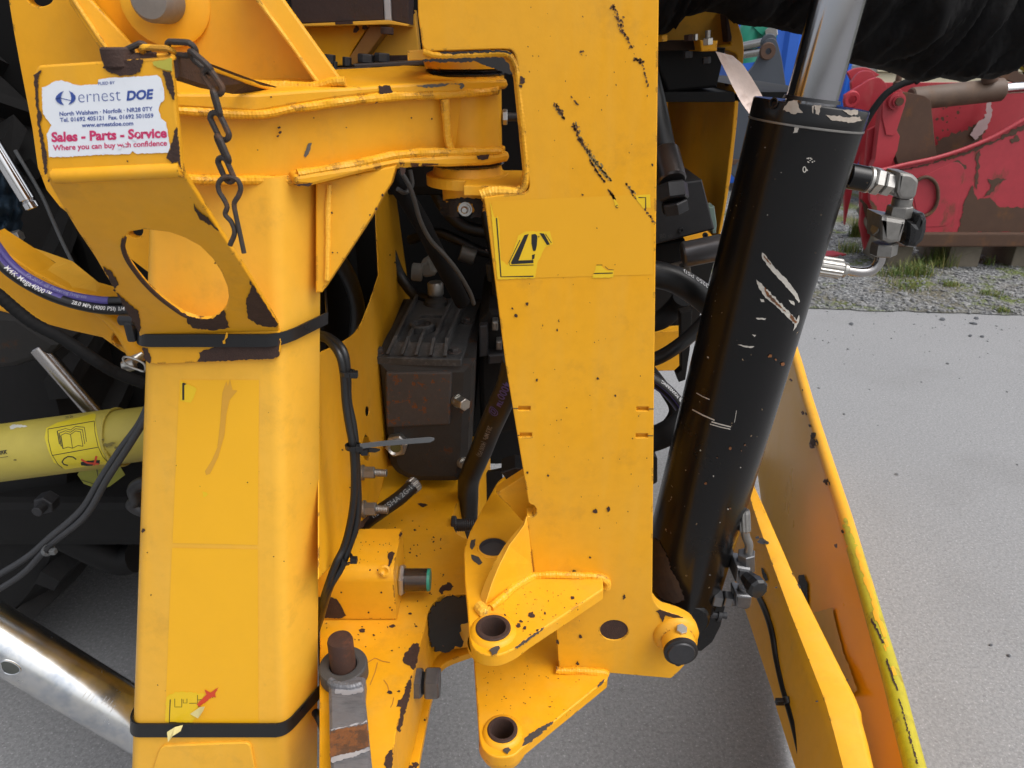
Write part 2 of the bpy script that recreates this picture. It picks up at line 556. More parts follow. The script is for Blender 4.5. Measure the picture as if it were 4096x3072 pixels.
CASTL = rusty('cast_lid_flaked_paint', (.052, .053, .055), (.125, .122, .12), .50, .10, 110, .55, 0)
CASTP = rusty('weathered_cast_panel', (.085, .075, .072), (.24, .085, .025), .56, .05, 60, .65, .1)
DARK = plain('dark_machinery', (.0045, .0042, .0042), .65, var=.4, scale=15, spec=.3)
PINR = rusty('rusty_pin', (.055, .022, .013), (.14, .05, .025), .5, .15, 40, .75)
FORGE = rusty('forged_steel', (.20, .20, .215), (.10, .10, .105), .48, .2, 22, .45, .35, (1, 4, 1))
ZINC = None
def m_zinc():
    t = NT('passivated_zinc')
    c = t.mix(t.noise(12, 5, .6, (3, 3, 3)), (.66, .69, .74), (.74, .72, .66))
    c = t.mix(t.ramp(t.noise(30, 5, .6, off=5), [(.45, 0), (.7, .5)]), c, (.20, .27, .38))
    return t.set(c, t.math('ADD', t.math('MULTIPLY', t.noise(40, 4), .18), .15), 1, .5)
ZINC = m_zinc()
PTO = plain('faded_lime_plastic', (.42, .345, .060), .48, var=.2, scale=14, bump=.03)
PTOL = plain('lime_label', (.62, .50, .02), .35, var=.08)
TAGG = plain('green_tag', (.30, .31, .015), .4, var=.15)
LIME = rusty('lime_paint', (.56, .46, .012), (.44, .33, .025), .56, .1, 30, .45)
COPPER = rusty('bare_metal_tab', (.62, .50, .45), (.50, .36, .30), .5, .2, 30, .38, .25)
REDP = rusty('red_paint_weathered', (.44, .030, .044), (.36, .09, .08), .55, .12, 3, .45, 0, (1, 1, .35), mid=(.36, .03, .04))
REDR = rusty('red_paint_rust', (.43, .032, .048), (.15, .05, .022), .54, .10, 5, .55, 0, (1, 1, .5), mid=(.07, .03, .018))
BROWN = rusty('rust_brown', (.085, .042, .024), (.20, .085, .025), .53, .2, 6, .8, mid=(.09, .045, .022))
BROWNB = rusty('brown_cylinder', (.12, .075, .05), (.20, .10, .045), .5, .15, 5, .6, 0, mid=(.10, .09, .08))
BLUE = plain('blue_container_paint', (.012, .10, .48), .5, var=.12, scale=2)
CREAM = plain('cream_paint', (.58, .53, .38), .6, var=.12, scale=3)
GREEN = plain('green_paint', (.012, .22, .14), .45, var=.2, scale=5)
SLATE = rusty('slate_bucket_paint', (.050, .060, .078), (.075, .06, .05), .62, .1, 3, .5)
WOOD = plain('old_timber', (.17, .145, .11), .8, var=.35, scale=12, bump=.3)
NAVY = plain('dark_blue_cloth', (.010, .030, .055), .75, var=.4, scale=12)
SEALR = plain('rubber_seal', (.010, .010, .011), .28, var=.2, scale=60)
def m_concrete():
    t = NT('concrete')
    c = t.mix(t.noise(1.6, 6, .6), (.245, .249, .254), (.295, .296, .299))
    c = t.mix(t.ramp(t.noise(110, 6, .8), [(.38, .95), (.60, 0)]), c, (.175, .178, .184))
    c = t.mix(t.ramp(t.noise(150, 3, .7, off=3), [(.58, 0), (.68, .7)]), c, (.46, .46, .465))
    pits = t.ramp(t.noise(62, 3, .6, off=8), [(.655, 0), (.69, 1)])
    c = t.mix(t.math('MULTIPLY', pits, .35), c, (.10, .10, .105))
    st = t.ramp(t.noise(2.2, 5, .6, off=12), [(.55, 0), (.80, .22)])
    c = t.mix(st, c, (.13, .125, .12))
    return t.set(c, .88, 0, .3, bump=(t.math('SUBTRACT', t.noise(130, 7, .8), t.math('MULTIPLY', pits, .7)), .28, .003))
CONC = m_concrete()
def m_gravel():
    t = NT('gravel')
    v = t.new('ShaderNodeTexVoronoi'); v.inputs['Scale'].default_value = 48; t.lk(t.tc.outputs['Object'], v.inputs['Vector'])
    c = t.mix(t.ramp(v.outputs['Color'], [(.1, 0), (.9, 1)]), (.075, .08, .085), (.28, .285, .285))
    soil = t.ramp(t.noise(1.8, 6, .65, off=2), [(.48, 0), (.62, .8)])
    c = t.mix(soil, c, (.13, .115, .075))
    moss = t.ramp(t.noise(3.2, 6, .7, off=6), [(.52, 0), (.62, .85)])
    c = t.mix(moss, c, (.10, .13, .022))
    return t.set(c, .9, 0, .3, bump=(v.outputs['Distance'], .9, .02))
GRAV = m_gravel()
def m_stone():
    t = NT('loose_stone')
    oi = t.new('ShaderNodeNewGeometry')
    c = t.mix(oi.outputs['Random Per Island'], (.045, .05, .058), (.26, .26, .255))
    c = t.mix(t.noise(60, 4), c, (.2, .2, .2))
    return t.set(c, .85)
STONE = m_stone()
def m_grass():
    t = NT('grass')
    oi = t.new('ShaderNodeNewGeometry')
    c = t.ramp(oi.outputs['Random Per Island'], [(0, (.06, .12, .015)), (.5, (.11, .16, .025)), (.85, (.19, .19, .04)), (1, (.28, .21, .08))])
    return t.set(c, .6)
GRASS = m_grass()
def m_tyre():
    t = NT('tyre_rubber')
    c = t.mix(t.noise(10, 5), (.004, .004, .0045), (.009, .0085, .0085))
    return t.set(c, .75, 0, .35, bump=(t.noise(60, 4), .2, .004))
TYRE = m_tyre()

# ================================================================== SETTING
def sheet(name, pts, z, m):
    vs = [V((x, y, z)) for x, y in pts]
    o = link(name, mesh(vs, [tuple(range(len(vs)))]), m); tag(o, None, None, kind='structure'); return o
ga, gb = V((-60, 4.2 + .10 * 61.84)), V((60, 4.2 - .10 * 58.16))
sheet('concrete_yard', [(-150, -150), (150, -150), (150, 200), (-150, 200)], 0, CONC)
# ragged gravel border
gp = []
random.seed(3)
for i in range(401):
    x = -10 + i * .05
    gp.append((x, 4.2 - .10 * (x - 1.84) + .035 * noise.noise(V((x * 3, 0, 0))) + random.uniform(-.012, .012)))
gp = [(-150, 20)] + gp + [(150, 3.5), (150, 199), (-150, 199)]
vs = [V((x, y, .006)) for x, y in gp]
me = mesh_raw(vs, [t for t in tessellate_polygon([vs])])
tag(link('gravel_ground', me, GRAV), None, None, kind='structure')

# loose stones: gravel chips as one mass, and a scatter of bigger ones on the slab
def stones(n, fn):
    V_, F_ = [], []
    ico = bmesh.new(); bmesh.ops.create_icosphere(ico, subdivisions=1, radius=1)
    iv = [v.co.copy() for v in ico.verts]; jf = [tuple(v.index for v in f.verts) for f in ico.faces]; ico.free()
    for _ in range(n):
        x, y, s, z0 = fn()
        rz = Matrix.Rotation(random.uniform(0, 6.3), 3, 'Z') @ Matrix.Rotation(random.uniform(-.5, .5), 3, 'X')
        k = len(V_); sc = V((random.uniform(.7, 1.4), random.uniform(.6, 1.1), random.uniform(.4, .75)))
        for v in iv:
            q = V((v.x * sc.x, v.y * sc.y, v.z * sc.z)) * s * random.uniform(.8, 1.15)
            V_.append(rz @ q + V((x, y, z0 + s * .2)))
        F_ += [tuple(i + k for i in f) for f in jf]
    me = bpy.data.meshes.new('mesh'); me.from_pydata([tuple(v) for v in V_], [], F_); return me
def fg():
    y = 4.0 + 2.6 * random.random() ** 1.4; x = random.uniform(.9, 1.0 + y * .78)
    lim = 4.2 - .10 * (x - 1.84)
    if y < lim + .02: y = lim + random.random() * .5
    return x, y, random.choice((.007, .009, .012, .016)) * random.uniform(.7, 1.3), .006
tag(link('gravel_chips', stones(4800, fg), STONE), None, None, kind='stuff')
def fs():
    while 1:
        x = random.uniform(1.0, 3.2); y = 4.15 - abs(random.gauss(0, .8))
        if y > 1.0: break
    return x, y, abs(random.gauss(0, .0035)) + .0022, 0
tag(link('scattered_grit', stones(150, fs), plain('dark_grit', (.14, .145, .15), .85, var=.5, scale=30)), None, None, kind='stuff')
# a few stones one can pick out on the slab
STN = plain('dark_stone', (.085, .09, .10), .85, var=.4, scale=80)
for px, py, r, lb in ((3404, 1298, 13, 'dark stone on the concrete just right of the black cylinder'), (3770, 1280, 15, 'lone dark stone lying right at the gravel edge of the concrete'), (3905, 1276, 16, 'flat grey stone behind its twin by the concrete edge at the far right'), (3892, 1296, 16, 'grey stone in front of its flat twin by the concrete edge'), (3928, 1348, 15, 'roundest dark stone of the sparse group out on the slab'), (3880, 1345, 12, 'smaller dark stone beside the roundest one on the slab'), (3962, 2582, 13, 'dark stone low on open concrete at the right picture edge'), (4034, 2624, 13, 'long dark chip lowest on the concrete at the right picture edge')):
    p = onZ(px, py, 0); s = px2m(p, r) * .8
    single('stone', stones(1, lambda: (p.x, p.y, s, 0)), STN, lb, 'stone', 'small stones on the concrete')

def tuft(px, py, n, h, label, spread=.05, dry=0):
    p = onZ(px, py, .006); vs, fs = [], []
    for _ in range(n):
        a = random.uniform(0, 6.28); b = random.uniform(.2, 1.15); L = h * random.uniform(.5, 1.2); wd = random.uniform(.0016, .0032)
        o = p + V((random.gauss(0, spread * .45), random.gauss(0, spread * .45), 0)); q = V((-math.sin(a), math.cos(a), 0)) * wd; k = len(vs)
        for t in (0, .4, .75, 1):
            c = o + V((math.cos(a), math.sin(a), 0)) * L * t * t * b * .8 + V((0, 0, L * (t - .35 * b * t * t)))
            vs += [c + q * (1.02 - t), c - q * (1.02 - t)]
        fs += [(k + 2 * i, k + 2 * i + 1, k + 2 * i + 3, k + 2 * i + 2) for i in range(3)]
    me = bpy.data.meshes.new('mesh'); me.from_pydata([tuple(v) for v in vs], [], fs)
    single('grass_tuft', me, GRASS, label, 'grass', 'grass tufts on the gravel')
random.seed(11)
tuft(3420, 945, 260, .22, 'bushy green grass tuft on the gravel beside the black cylinder')
tuft(3400, 1005, 160, .11, 'sparse weeds on gravel below the bushy tuft near the cylinder', .1)
tuft(3760, 1060, 240, .22, 'largest green grass tuft, under the front beam of the red grab', .10)
tuft(3660, 1095, 280, .14, 'loose grass patch with straw stalks left of the largest tuft', .13)
tuft(3570, 1105, 150, .09, 'low grass below the silver pipe bend of the hose valve', .12)
tuft(3950, 1058, 50, .09, 'bright small clump of leaves at the edge of the pallet shadow', .03)
tuft(3800, 1140, 260, .035, 'flat mossy green pad on open gravel in front of the pallet', .07)
tuft(3970, 1180, 220, .035, 'flat green moss pad close to the concrete edge', .08)
tuft(4010, 1245, 160, .035, 'small green pad growing right at the concrete edge', .05)
tuft(3620, 1150, 160, .06, 'thin grass strands lying on the gravel near the concrete', .14)

# ================================================================== BACKGROUND MACHINES
# red grab bucket on a pallet
def bp(pts, Y, th=.02, holes=(), b=.003): return M(slab(YP(Y), pts, th, holes, b))
rg = thing('grab_bucket', 'red rust-stained grab bucket with brown ram resting on timbers behind the hose valve', 'grab bucket', onZ(3800, 985, .0))
link('side_plate', bp([(3478, 690), (3540, 679), (3621, 660), (3746, 633), (3865, 595), (3974, 549), (4096, 481), (4300, 370), (4300, 940), (3697, 934), (3520, 905), (3480, 800)], 5.05, .03), REDR, rg)
link('cutting_edge', M(box(*(lambda a, b: (a.x, b.x, 5.0, 5.35, b.z, a.z))(onY(3560, 932, 5.02), onY(4400, 985, 5.02)), .01)), BROWN, rg)
link('rim_strip', M(tube([onY(x, y, 5.035) for x, y in ((3478, 690), (3540, 677), (3621, 658), (3746, 631), (3865, 593), (3974, 547), (4096, 479), (4300, 368))], .014)), REDP, rg)
link('wear_pad', bp([(3640, 720, 20), (3700, 700), (3830, 640, 30), (3866, 680, 30), (3830, 830), (3830, 860, 40), (3790, 905, 30), (3680, 910)], 5.046, .012), REDR, rg)
link('weld_ring', M(tube([onY(x, y, 5.03) for x, y in ell(3697, 786, 56, 78, 16, .15)] , .012, closed=True)), BROWN, rg)
link('back_plate', bp([(3440, 330), (4300, 330), (4300, 960), (3440, 900)], 5.6, .02), REDP, rg)
link('lever', bp([(3610, 365, 20), (3697, 383), (3724, 400, 15), (3728, 450), (3748, 640), (3600, 680), (3560, 560), (3585, 440)], 5.15, .05), BROWN, rg)
link('hinge_bracket', bp([(3529, 470), (3531, 400, 60), (3560, 352, 40), (3610, 352, 50), (3620, 420), (3580, 545, 15), (3545, 540)], 5.13, .05), REDP, rg)
c = onY(3587, 405, 5.11)
link('pivot_pin', M(lathe(c, (0, -1, 0), [(-.02, .055), (.01, .055), (.012, .038), (.03, .038), (.03, 0)]), True), REDP, rg)
link('pin_end', M(lathe(c, (0, -1, 0), [(.03, .026), (.045, .026), (.045, 0)]), True), BROWN, rg)
link('front_post', bp([(3527, 420), (3600, 545), (3590, 600), (3560, 672), (3478, 690), (3500, 640)], 5.14, .06), REDP, rg)
r_ = thing('hydraulic_ram', 'brown rusty ram with silver rod across the top of the red grab bucket', 'hydraulic ram', onY(3900, 370, 5.3))
link('barrel', M(rod(onY(3640, 397, 5.25), onY(4009, 358, 5.25), .075), True), BROWNB, r_)
link('ram_rod', M(rod(onY(4000, 357, 5.25), onY(4300, 338, 5.25), .036), True), CHROME, r_)
link('port_boss', M(rod(onY(3960, 330, 5.2), onY(3958, 290, 5.2), .05), True), BROWN, r_)
for pts, Y, m in (([(3380, 380), (3480, 318), (3520, 305, 30), (3552, 345, 20), (3530, 480), (3440, 620), (3380, 900)], 5.45, REDP),
                  ([(3405, 330), (3440, 280, 60), (3500, 285, 30), (3510, 420), (3410, 420)], 5.6, REDP),
                  ([(3475, 520), (3512, 500), (3500, 900), (3460, 1000), (3440, 900)], 5.22, REDP),
                  ([(3390, 290), (3420, 272, 40), (3470, 268, 40), (3520, 300), (3420, 350)], 5.75, REDP)):
    link('frame_plate', bp(pts, Y, .03), m, rg)
link('eye', M(lathe(onY(3405, 398, 5.42), (0, -1, 0), [(0, .06), (.02, .05), (.02, .03), (0, .03)]), True), REDP, rg)
link('skid', bp([(3450, 800), (3470, 820), (3500, 905), (3540, 960), (3515, 985), (3480, 930)], 5.2, .05), BROWN, rg)
link('lifting_lug', bp([(3995, 310), (4045, 265), (4050, 225), (4070, 225), (4075, 290), (4150, 320), (4100, 345)], 5.35, .03), BROWN, rg)
link('grease_point', M(lathe(onY(3589, 342, 5.3), (0, 0, 1), [(0, .03), (.02, .03), (.03, .02), (.07, .02), (.08, .012), (.1, 0)], 10), True), BROWN, rg)
# patches of bare rust on the front plate
pr = Print(); SP = YP(5.05 - .002)
for pts in ([(3830, 930), (3860, 800), (3880, 760), (3890, 740), (3910, 800), (3960, 790), (4000, 830), (4096, 830), (4200, 840), (4300, 840), (4300, 930)],
            [(3730, 700), (3830, 640), (3865, 660), (3850, 720), (3820, 770), (3770, 800), (3745, 760), (3810, 700), (3790, 670)],
            [(3950, 715), (4030, 715), (3990, 740), (3960, 780), (3930, 790), (3965, 740)], [(3690, 820), (3760, 800), (3770, 850), (3700, 900)],
            [(3560, 690), (3640, 672), (3760, 640), (3880, 600), (3990, 555), (4096, 495), (4096, 520), (3960, 580), (3860, 620), (3700, 662)],
            [(3900, 730), (3905, 620), (3920, 600), (3915, 700), (3908, 760)], [(4040, 560), (4070, 540), (4080, 560), (4050, 575)], [(3480, 790), (3520, 850), (3560, 900), (3530, 900), (3490, 860)]):
    pr.poly(SP, pts, .0008, 5, 9)
pr.build('rust_patch', BROWN, rg)
pr = Print()
for pts in ([(3720, 640), (3750, 560), (3800, 540), (3860, 520), (3930, 480), (3950, 470), (3930, 560), (3880, 590), (3800, 630), (3740, 660)],):
    pr.poly(YP(5.55), pts, .002, 8, 10)
for _ in range(18): pr.blob(YP(5.55), random.uniform(3740, 3900), random.uniform(430, 620), random.uniform(3, 9), .003)
pr.build('rust_stain', BROWN, rg)
pr = Print().poly(YP(5.54), [(3880, 540), (3905, 500), (3940, 470), (3950, 410), (3970, 400), (3965, 470), (3940, 520), (3900, 560)], .003, 6, 8)
pr.build('bare_patch', plain('worn_to_metal', (.45, .33, .33), .5, var=.3, scale=10), rg)
for pts, r in (([(3400, 650), (3430, 560), (3480, 460), (3540, 380), (3600, 340), (3650, 322)], .022), ([(3660, 330), (3690, 305), (3720, 270)], .02), ([(4050, 260), (4060, 220), (4090, 170)], .02)):
    single('background_hose', M(tube([onY(x, y, 5.0) for x, y in pts], r), True), RUBM,
           {3400: 'black hose looping up in front of the red grab left of its pivot', 3660: 'short black hose end below the fabric sleeve', 4050: 'black hose at the right picture edge above the brown lug'}[pts[0][0]], 'hose')
for (x0, x1, y0, y1), lb in (((3800, 3905, 983, 1060), 'old timber block under the middle of the red grab'), ((4060, 4180, 983, 1060), 'old timber block under the right end of the red grab'), ((3560, 3640, 975, 1030), 'old timber block under the left end of the red grab')):
    a, b = onY(x0, y0, 5.12), onY(x1, y1, 5.12)
    single('timber_block', M(box(a.x, b.x, 5.1, 5.5, 0, a.z, .008)), WOOD, lb, 'timber', 'timbers under the red grab')
a, b = onY(3700, 985, 5.5), onY(4400, 1020, 5.5)
single('pallet_board', M(box(a.x, b.x, 5.5, 5.62, .0, a.z - .02, .006)), WOOD, 'long grey board lying behind the timber blocks under the red grab', 'board')
single('plastic_wedge', M(slab(ZP(.02), [(3250, 1006), (3330, 1002), (3385, 1016), (3320, 1022), (3250, 1024)], .02)), REDP, 'small red wedge on the gravel next to the ribbed hose end', 'wedge')
single('lean_post', M(rod(onY(3440, 830, 5.3), onY(3520, 975, 5.1), .03), True), WOOD, 'thin grey post leaning under the left end of the red grab', 'post')

# slate grey digger bucket, its links, green and blue things behind
db = thing('digger_bucket', 'slate grey digger bucket with a rounded hinge ear behind the steel tab', 'bucket', onZ(3000, 1000, 0))
link('side_cheek', bp([(2880, 470), (2985, 300), (3030, 250, 60), (3056, 165, 30), (3085, 148, 30), (3108, 160, 20), (3128, 235), (3150, 380), (3210, 600), (3100, 900), (2880, 640)], 4.3, .03), SLATE, db)
link('hinge_boss', M(lathe(onY(3070, 205, 4.28), (0, -1, 0), [(0, .045), (.015, .04), (.015, .016), (0, .016)]), True), BROWN, db)
link('hinge_boss', M(lathe(onY(3074, 170, 4.33), (0, -1, 0), [(0, .045), (.015, .04), (.015, .016), (0, .016)]), True), SLATE, db)
link('bucket_shell', bp([(2900, 640), (2960, 600), (3120, 620), (3080, 760), (2950, 700)], 4.5, .3), SLATE, db)
link('rust_strip', bp([(2905, 632), (2960, 640), (2940, 660), (2900, 655)], 4.28, .01), BROWN, db)
for y0, y1, lb in ((190, 168, 'upper silver link rod in front of the blue container'), (222, 205, 'lower silver link rod above the slate bucket')):
    single('link_rod', M(rod(onY(2950, y0, 4.5), onY(3056, y1, 4.35), .022), True), CHROMED, lb, 'rod')
gm = thing('green_implement', 'green implement frame partly hidden under the black sleeve', 'implement', onZ(3020, 900, 0))
link('curved_arm', M(tube([onY(x, y, 6.2) for x, y in ((2982, 250), (2985, 170), (3005, 120), (3040, 105))], .09), True), GREEN, gm)
link('plate', bp([(3010, 105), (3110, 100), (3108, 150), (3080, 160), (3040, 135)], 6.1, .05), GREEN, gm)
link('bolt', M(hexnut(onY(3086, 130, 6.0), onY(3086, 130, 6.1), .05)), STEEL, gm)
def corrugated(x0, x1, Y, z0, z1, pitch, dep):
    vs, fs = [], []; x = x0; i = 0; pr_ = [(0, 0), (.35, 0), (.5, dep), (.85, dep)]
    while x < x1:
        for a, b in pr_: vs += [V((x + a * pitch, Y + b, z0)), V((x + a * pitch, Y + b, z1))]
        x += pitch
    n = len(vs) // 2
    fs = [(2 * i, 2 * i + 2, 2 * i + 3, 2 * i + 1) for i in range(n - 1)]
    k = len(vs); vs += [v + V((0, 2.4, 0)) for v in (vs[0], vs[1], vs[-2], vs[-1])]
    fs += [(0, 1, k + 1, k), (2 * n - 2, k + 2, k + 3, 2 * n - 1), (1, 2 * n - 1, k + 3, k + 1)]
    return mesh(vs, fs)
xa = xat(2935, 8, 1.5)
single('shipping_container', corrugated(xa, xa + 6.0, 8.0, .1, 2.7, .28, .035), BLUE, 'blue corrugated shipping container at the back of the yard', 'container')
xb, xc = xat(3500, 7.2, 1.2), xat(4420, 7.2, 1.2)
zt = onY(3800, 288, 7.2).z
ct = thing('cream_trailer', 'cream panel side of something parked behind the red grab', 'trailer', ((xb + xc) / 2, 7.2, 0))
link('side_panel', M(box(xb, xc, 7.2, 7.7, .5, zt, .02)), CREAM, ct)
link('top_rail', M(box(xb - .01, xc + .01, 7.17, 7.73, zt, zt + .05, .01)), CREAM, ct)
gc_ = thing('machine_parts_rack', 'jumble of green, yellow and grey machine parts at the right picture edge', 'machine parts', onZ(4080, 900, 0))
link('ring', M(tube([onY(x, y, 5.9) for x, y in ell(4085, 290, 30, 36, 12)], .02, closed=True), True), BROWNB, gc_)
link('bar', M(rod(onY(4070, 250, 6), onY(4200, 330, 6), .03), True), LIME, gc_)
link('stay', M(rod(onY(4080, 160, 6.1), onY(4140, 420, 6.1), .03), True), RUBM, gc_)

# ================================================================== YELLOW FRAME WITH POST AND HEAD ARM
PF = P3(onY(900, 690, .75), onY(900, 3072, .675), onY(900, 690, .75) + V((.3, 0, 0)))      # front of the post
hf = thing('mounting_frame', 'yellow welded frame with square post and short boxed head arm, left of the gearbox', 'mounting frame', (-.36, .70, .55))
def post_sec(y, d=0.0):
    p = PF.hit(900, y); z, Y = p.z, p.y
    f = (y - 700) / 2372
    l = 606 - 76 * f if y < 1450 else 585 - 55 * (y - 1450) / 1622
    r = 1282 - 14 * max(0, f)
    xl = xat(l, Y + .014, z); xr = xat(r, Y + .06, z)
    s = [(xl - d, Y + .17), (xl - d, Y + .018)]
    for k in range(1, 7):
        a = R(180 + 90 * k / 7); s.append((xl + .016 + (.016 + d) * math.cos(a), Y + .018 + (.018 + d) * math.sin(a)))
    cx = xr - .030
    s += [(xl + .016, Y - d), (cx - .012, Y - d)]
    for k in range(1, 6):
        t = k / 6; ax, ay = cx - .012, Y - d; bx, by = cx + .001 + d * .6, Y - d * .7; ex, ey = cx + .006 + d * .9, Y + .012
        s.append(((1 - t) ** 2 * ax + 2 * t * (1 - t) * bx + t * t * ex, (1 - t) ** 2 * ay + 2 * t * (1 - t) * by + t * t * ey))
    s += [(cx + .006 + d, Y + .012), (xr + d, Y + .062), (xat(r - 3, Y + .17, z) + d, Y + .17)]
    return s, z
secs = []
for y in (712, 900, 1200, 1500, 1800, 2100, 2400, 2700, 3000, 3250):
    s, z = post_sec(y); secs.append([V((a, b, z)) for a, b in s])
link('post', M(loft(secs), True, 50), YELP, hf)
link('foot_panel', M(slab(PF.shift(.004), [(640, 2985, 30), (1000, 2970, 30), (1050, 3240), (560, 3240)], .006)), YELP, hf)
# ghosts of old labels, torn remains, glue
pr = Print()
pr.poly(PF, [(718, 1520), (1036, 1520), (1031, 2180), (690, 2172)], .0004)
pr.poly(PF, [(688, 2192), (1031, 2198), (1034, 2895), (660, 2885)], .0004)
pr.build('old_label_ghost', GHOST, hf)
pr = Print()
pr.poly(PF, [(905, 1525), (912, 1545), (920, 1515), (930, 1560), (950, 1562), (918, 1600), (905, 1660), (898, 1740), (872, 1830), (840, 1895), (825, 1900), (820, 1885), (848, 1840), (870, 1790), (882, 1680), (890, 1570)], .0008)
pr.build('glue_run', GLUE, hf)
pr = Print()
pr.poly(PF, [(723, 1522), (735, 1530), (748, 1535), (786, 1553), (775, 1590), (762, 1612), (742, 1608), (722, 1604)], .0008, 2)
pr.poly(PF, [(665, 2790), (700, 2768), (760, 2768), (820, 2775), (800, 2830), (770, 2890), (660, 2888)], .0008, 3)
pr.poly(PF, [(810, 1965), (838, 1975), (812, 1990)], .0008, 2)
pr.build('label_remnant', LABEL, hf)
pr = Print()
pr.poly(PF, [(729, 1532), (737, 1532), (737, 1600), (729, 1600)], .0012)
pr.poly(PF, [(733, 1530), (747, 1536), (737, 1541)], .0012)
pr.line(PF, [(681, 2798), (677, 2890), (775, 2894)], 4, .0012)
for l in ([(699, 2795), (699, 2828), (727, 2828), (727, 2795)], [(733, 2798), (733, 2812), (748, 2812), (748, 2795)], [(757, 2813), (790, 2813), (790, 2780)], [(790, 2800), (815, 2798)], [(793, 2818), (793, 2830)], [(800, 2818), (800, 2830)]):
    pr.line(PF, l, 2.2, .0012)
pr.poly(PF, [(825, 2895), (840, 2892), (838, 2898)], .0012)
pr.build('label_print', INKB, hf)
pr = Print()
pr.poly(PF, [(786, 2818), (826, 2778), (818, 2758), (842, 2770), (875, 2748), (860, 2775), (864, 2790), (848, 2788), (797, 2828)], .0014, 1.5)
pr.build('marker_cross', INKO, hf)
def curl(pts, lift):
    vs = [PF.hit(x, y, o) for x, y, o in pts]; return mesh_raw(vs, [tuple(range(len(vs)))])
link('torn_curl', curl([(760, 2856, .001), (800, 2828, .006), (820, 2826, .012), (812, 2845, .014), (792, 2874, .008)], 1), CURL, hf)
link('torn_curl', curl([(668, 2928, .012), (700, 2908, .012), (732, 2900, .013), (722, 2925, .018), (690, 2945, .018), (672, 2968, .016)], 1), CURL, hf)
pr = Print()
for x, y, r in ((572, 2122, 9), (589, 2210, 3), (1940 * .4 + 360, 2245, 3), (630, 2740, 3), (850, 2790, 2), (990, 1930, 3), (604, 2380, 3), (705, 1862, 2), (1300 * .6 + 20, 1945, 2)):
    pr.blob(PF, x, y, r, .0006)
pr.build('paint_chip', RUST, hf)
# smudges on the post
pr = Print()

# back plate, panel and diagonal bars
BK = YP(.86)
link('back_plate', M(slab(BK, [(26, -120), (34, 0), (55, 130), (80, 265), (127, 506), (150, 670), (185, 760), (240, 830), (497, 1017), (600, 1095), (760, 1210), (860, 700), (760, -120)], .012,
                          [ell(542, 924, 30, 28), ell(160, -8, 52, 34)], .001)), YEL, hf)
link('mast_panel', M(slab(YP(.825), [(215, -160), (1010, -160), (1290, 350), (470, 350)], .012)), YELD, hf)
BAR = P3(onY(300, -100, .79), onY(560, 300, .80), onY(420, -100, .80))
link('diagonal_bar', M(slab(BAR, [(238, -90), (281, 18), (426, 235), (460, 300), (600, 300), (549, 194), (370, 0), (300, -120)], .03, b=.003)), YEL, hf)
BAR2 = P3(onY(1030, -60, .79), onY(1330, 330, .80), onY(1150, -60, .797))
link('diagonal_bar', M(slab(BAR2, [(955, -100), (1024, 0), (1271, 338), (1376, 327), (1141, 0), (1068, -100)], .04, b=.003)), YEL, hf)
link('weld_bead', M(bead([onY(x, y, .785) for x, y in ((1010, 338), (1150, 345), (1272, 345), (1330, 330), (1382, 326))], .005)), YEL, hf)
link('weld_bead', M(bead([BAR2.hit(x, y, .001) for x, y in ((965, -100), (1032, 0), (1150, 160), (1275, 336))], .0022)), YELP, hf)
link('weld_bead', M(bead([BAR.hit(x, y, .001) for x, y in ((258, -70), (300, 5), (440, 215), (470, 260))], .0022)), YELP, hf)
# runs and blisters in the panel paint
vs, fs = [], []
for _ in range(24):
    x = random.uniform(720, 1180); y = random.uniform(20, 330)
    if y < (x - 1000) * 1.35: continue
    g = lathe(YP(.825).hit(x, y, -.001), (0, -1, 0), [(0, .0045 * random.uniform(.5, 1.6)), (.0006, .003), (.0009, 0)], 8); k = len(vs); vs += g[0]; fs += [tuple(i + k for i in f) for f in g[1]]
o = link('paint_blister', mesh(vs, fs, True, 0), YELD, hf); o['kind'] = 'stuff'
c = YP(.825).hit(668, 8)
link('pin_boss', M(lathe(c, (.28, -1, .02), [(0, .042), (.012, .042), (.014, .038), (.014, 0)]), True), YEL, hf)
link('pin', M(lathe(c + V((.004, -.014, .0)), (.0, -1, 0), [(0, .0205), (.03, .0205), (.036, .017), (.037, 0)]), True), plain('grey_pin', (.17, .15, .13), .55, var=.25, scale=120), hf)

# head arm: web, flanges, barrel
ARM = P3(onY(700, 540, .70), onY(1790, 500, .842), onY(700, 640, .70))
link('arm_web', M(slab(ARM.shift(-.014), [(640, 380), (2000, 330), (1980, 640), (1590, 650), (1180, 716), (640, 716)], .10, b=.004)), YEL, hf)
link('top_flange', M(slab(ARM, [(700, 372, 12), (1024, 375), (1230, 359), (1400, 350), (1515, 342), (1670, 333), (1800, 322), (2030, 317, 8), (2036, 340), (2026, 358, 10), (2005, 358), (1800, 374), (1670, 378), (1520, 375), (1330, 398), (1024, 450), (700, 432, 10)], .12, b=.003)), YEL, hf)
link('bottom_flange', M(slab(ARM.shift(.006), [(1176, 704, 14), (1410, 668), (1598, 634), (1795, 622), (1990, 618), (2036, 606, 16), (2044, 628, 12), (2032, 648), (1960, 664), (1790, 670), (1585, 664), (1410, 704), (1246, 746, 8), (1178, 740, 12)], .12, b=.004)), YEL, hf)
z0, z1 = onY(1865, 655, .84).z, onY(1865, 345, .84).z
BX, BY = xat(1866, .906, (z0 + z1) / 2), .906
br = px2m(V((BX, BY, (z0 + z1) / 2)), 141)
link('pivot_barrel', M(lathe((BX, BY, z0), (0, 0, 1), [(0, 0), (0, br), (z1 - z0, br), (z1 - z0, 0)], 48), True), YEL, hf)
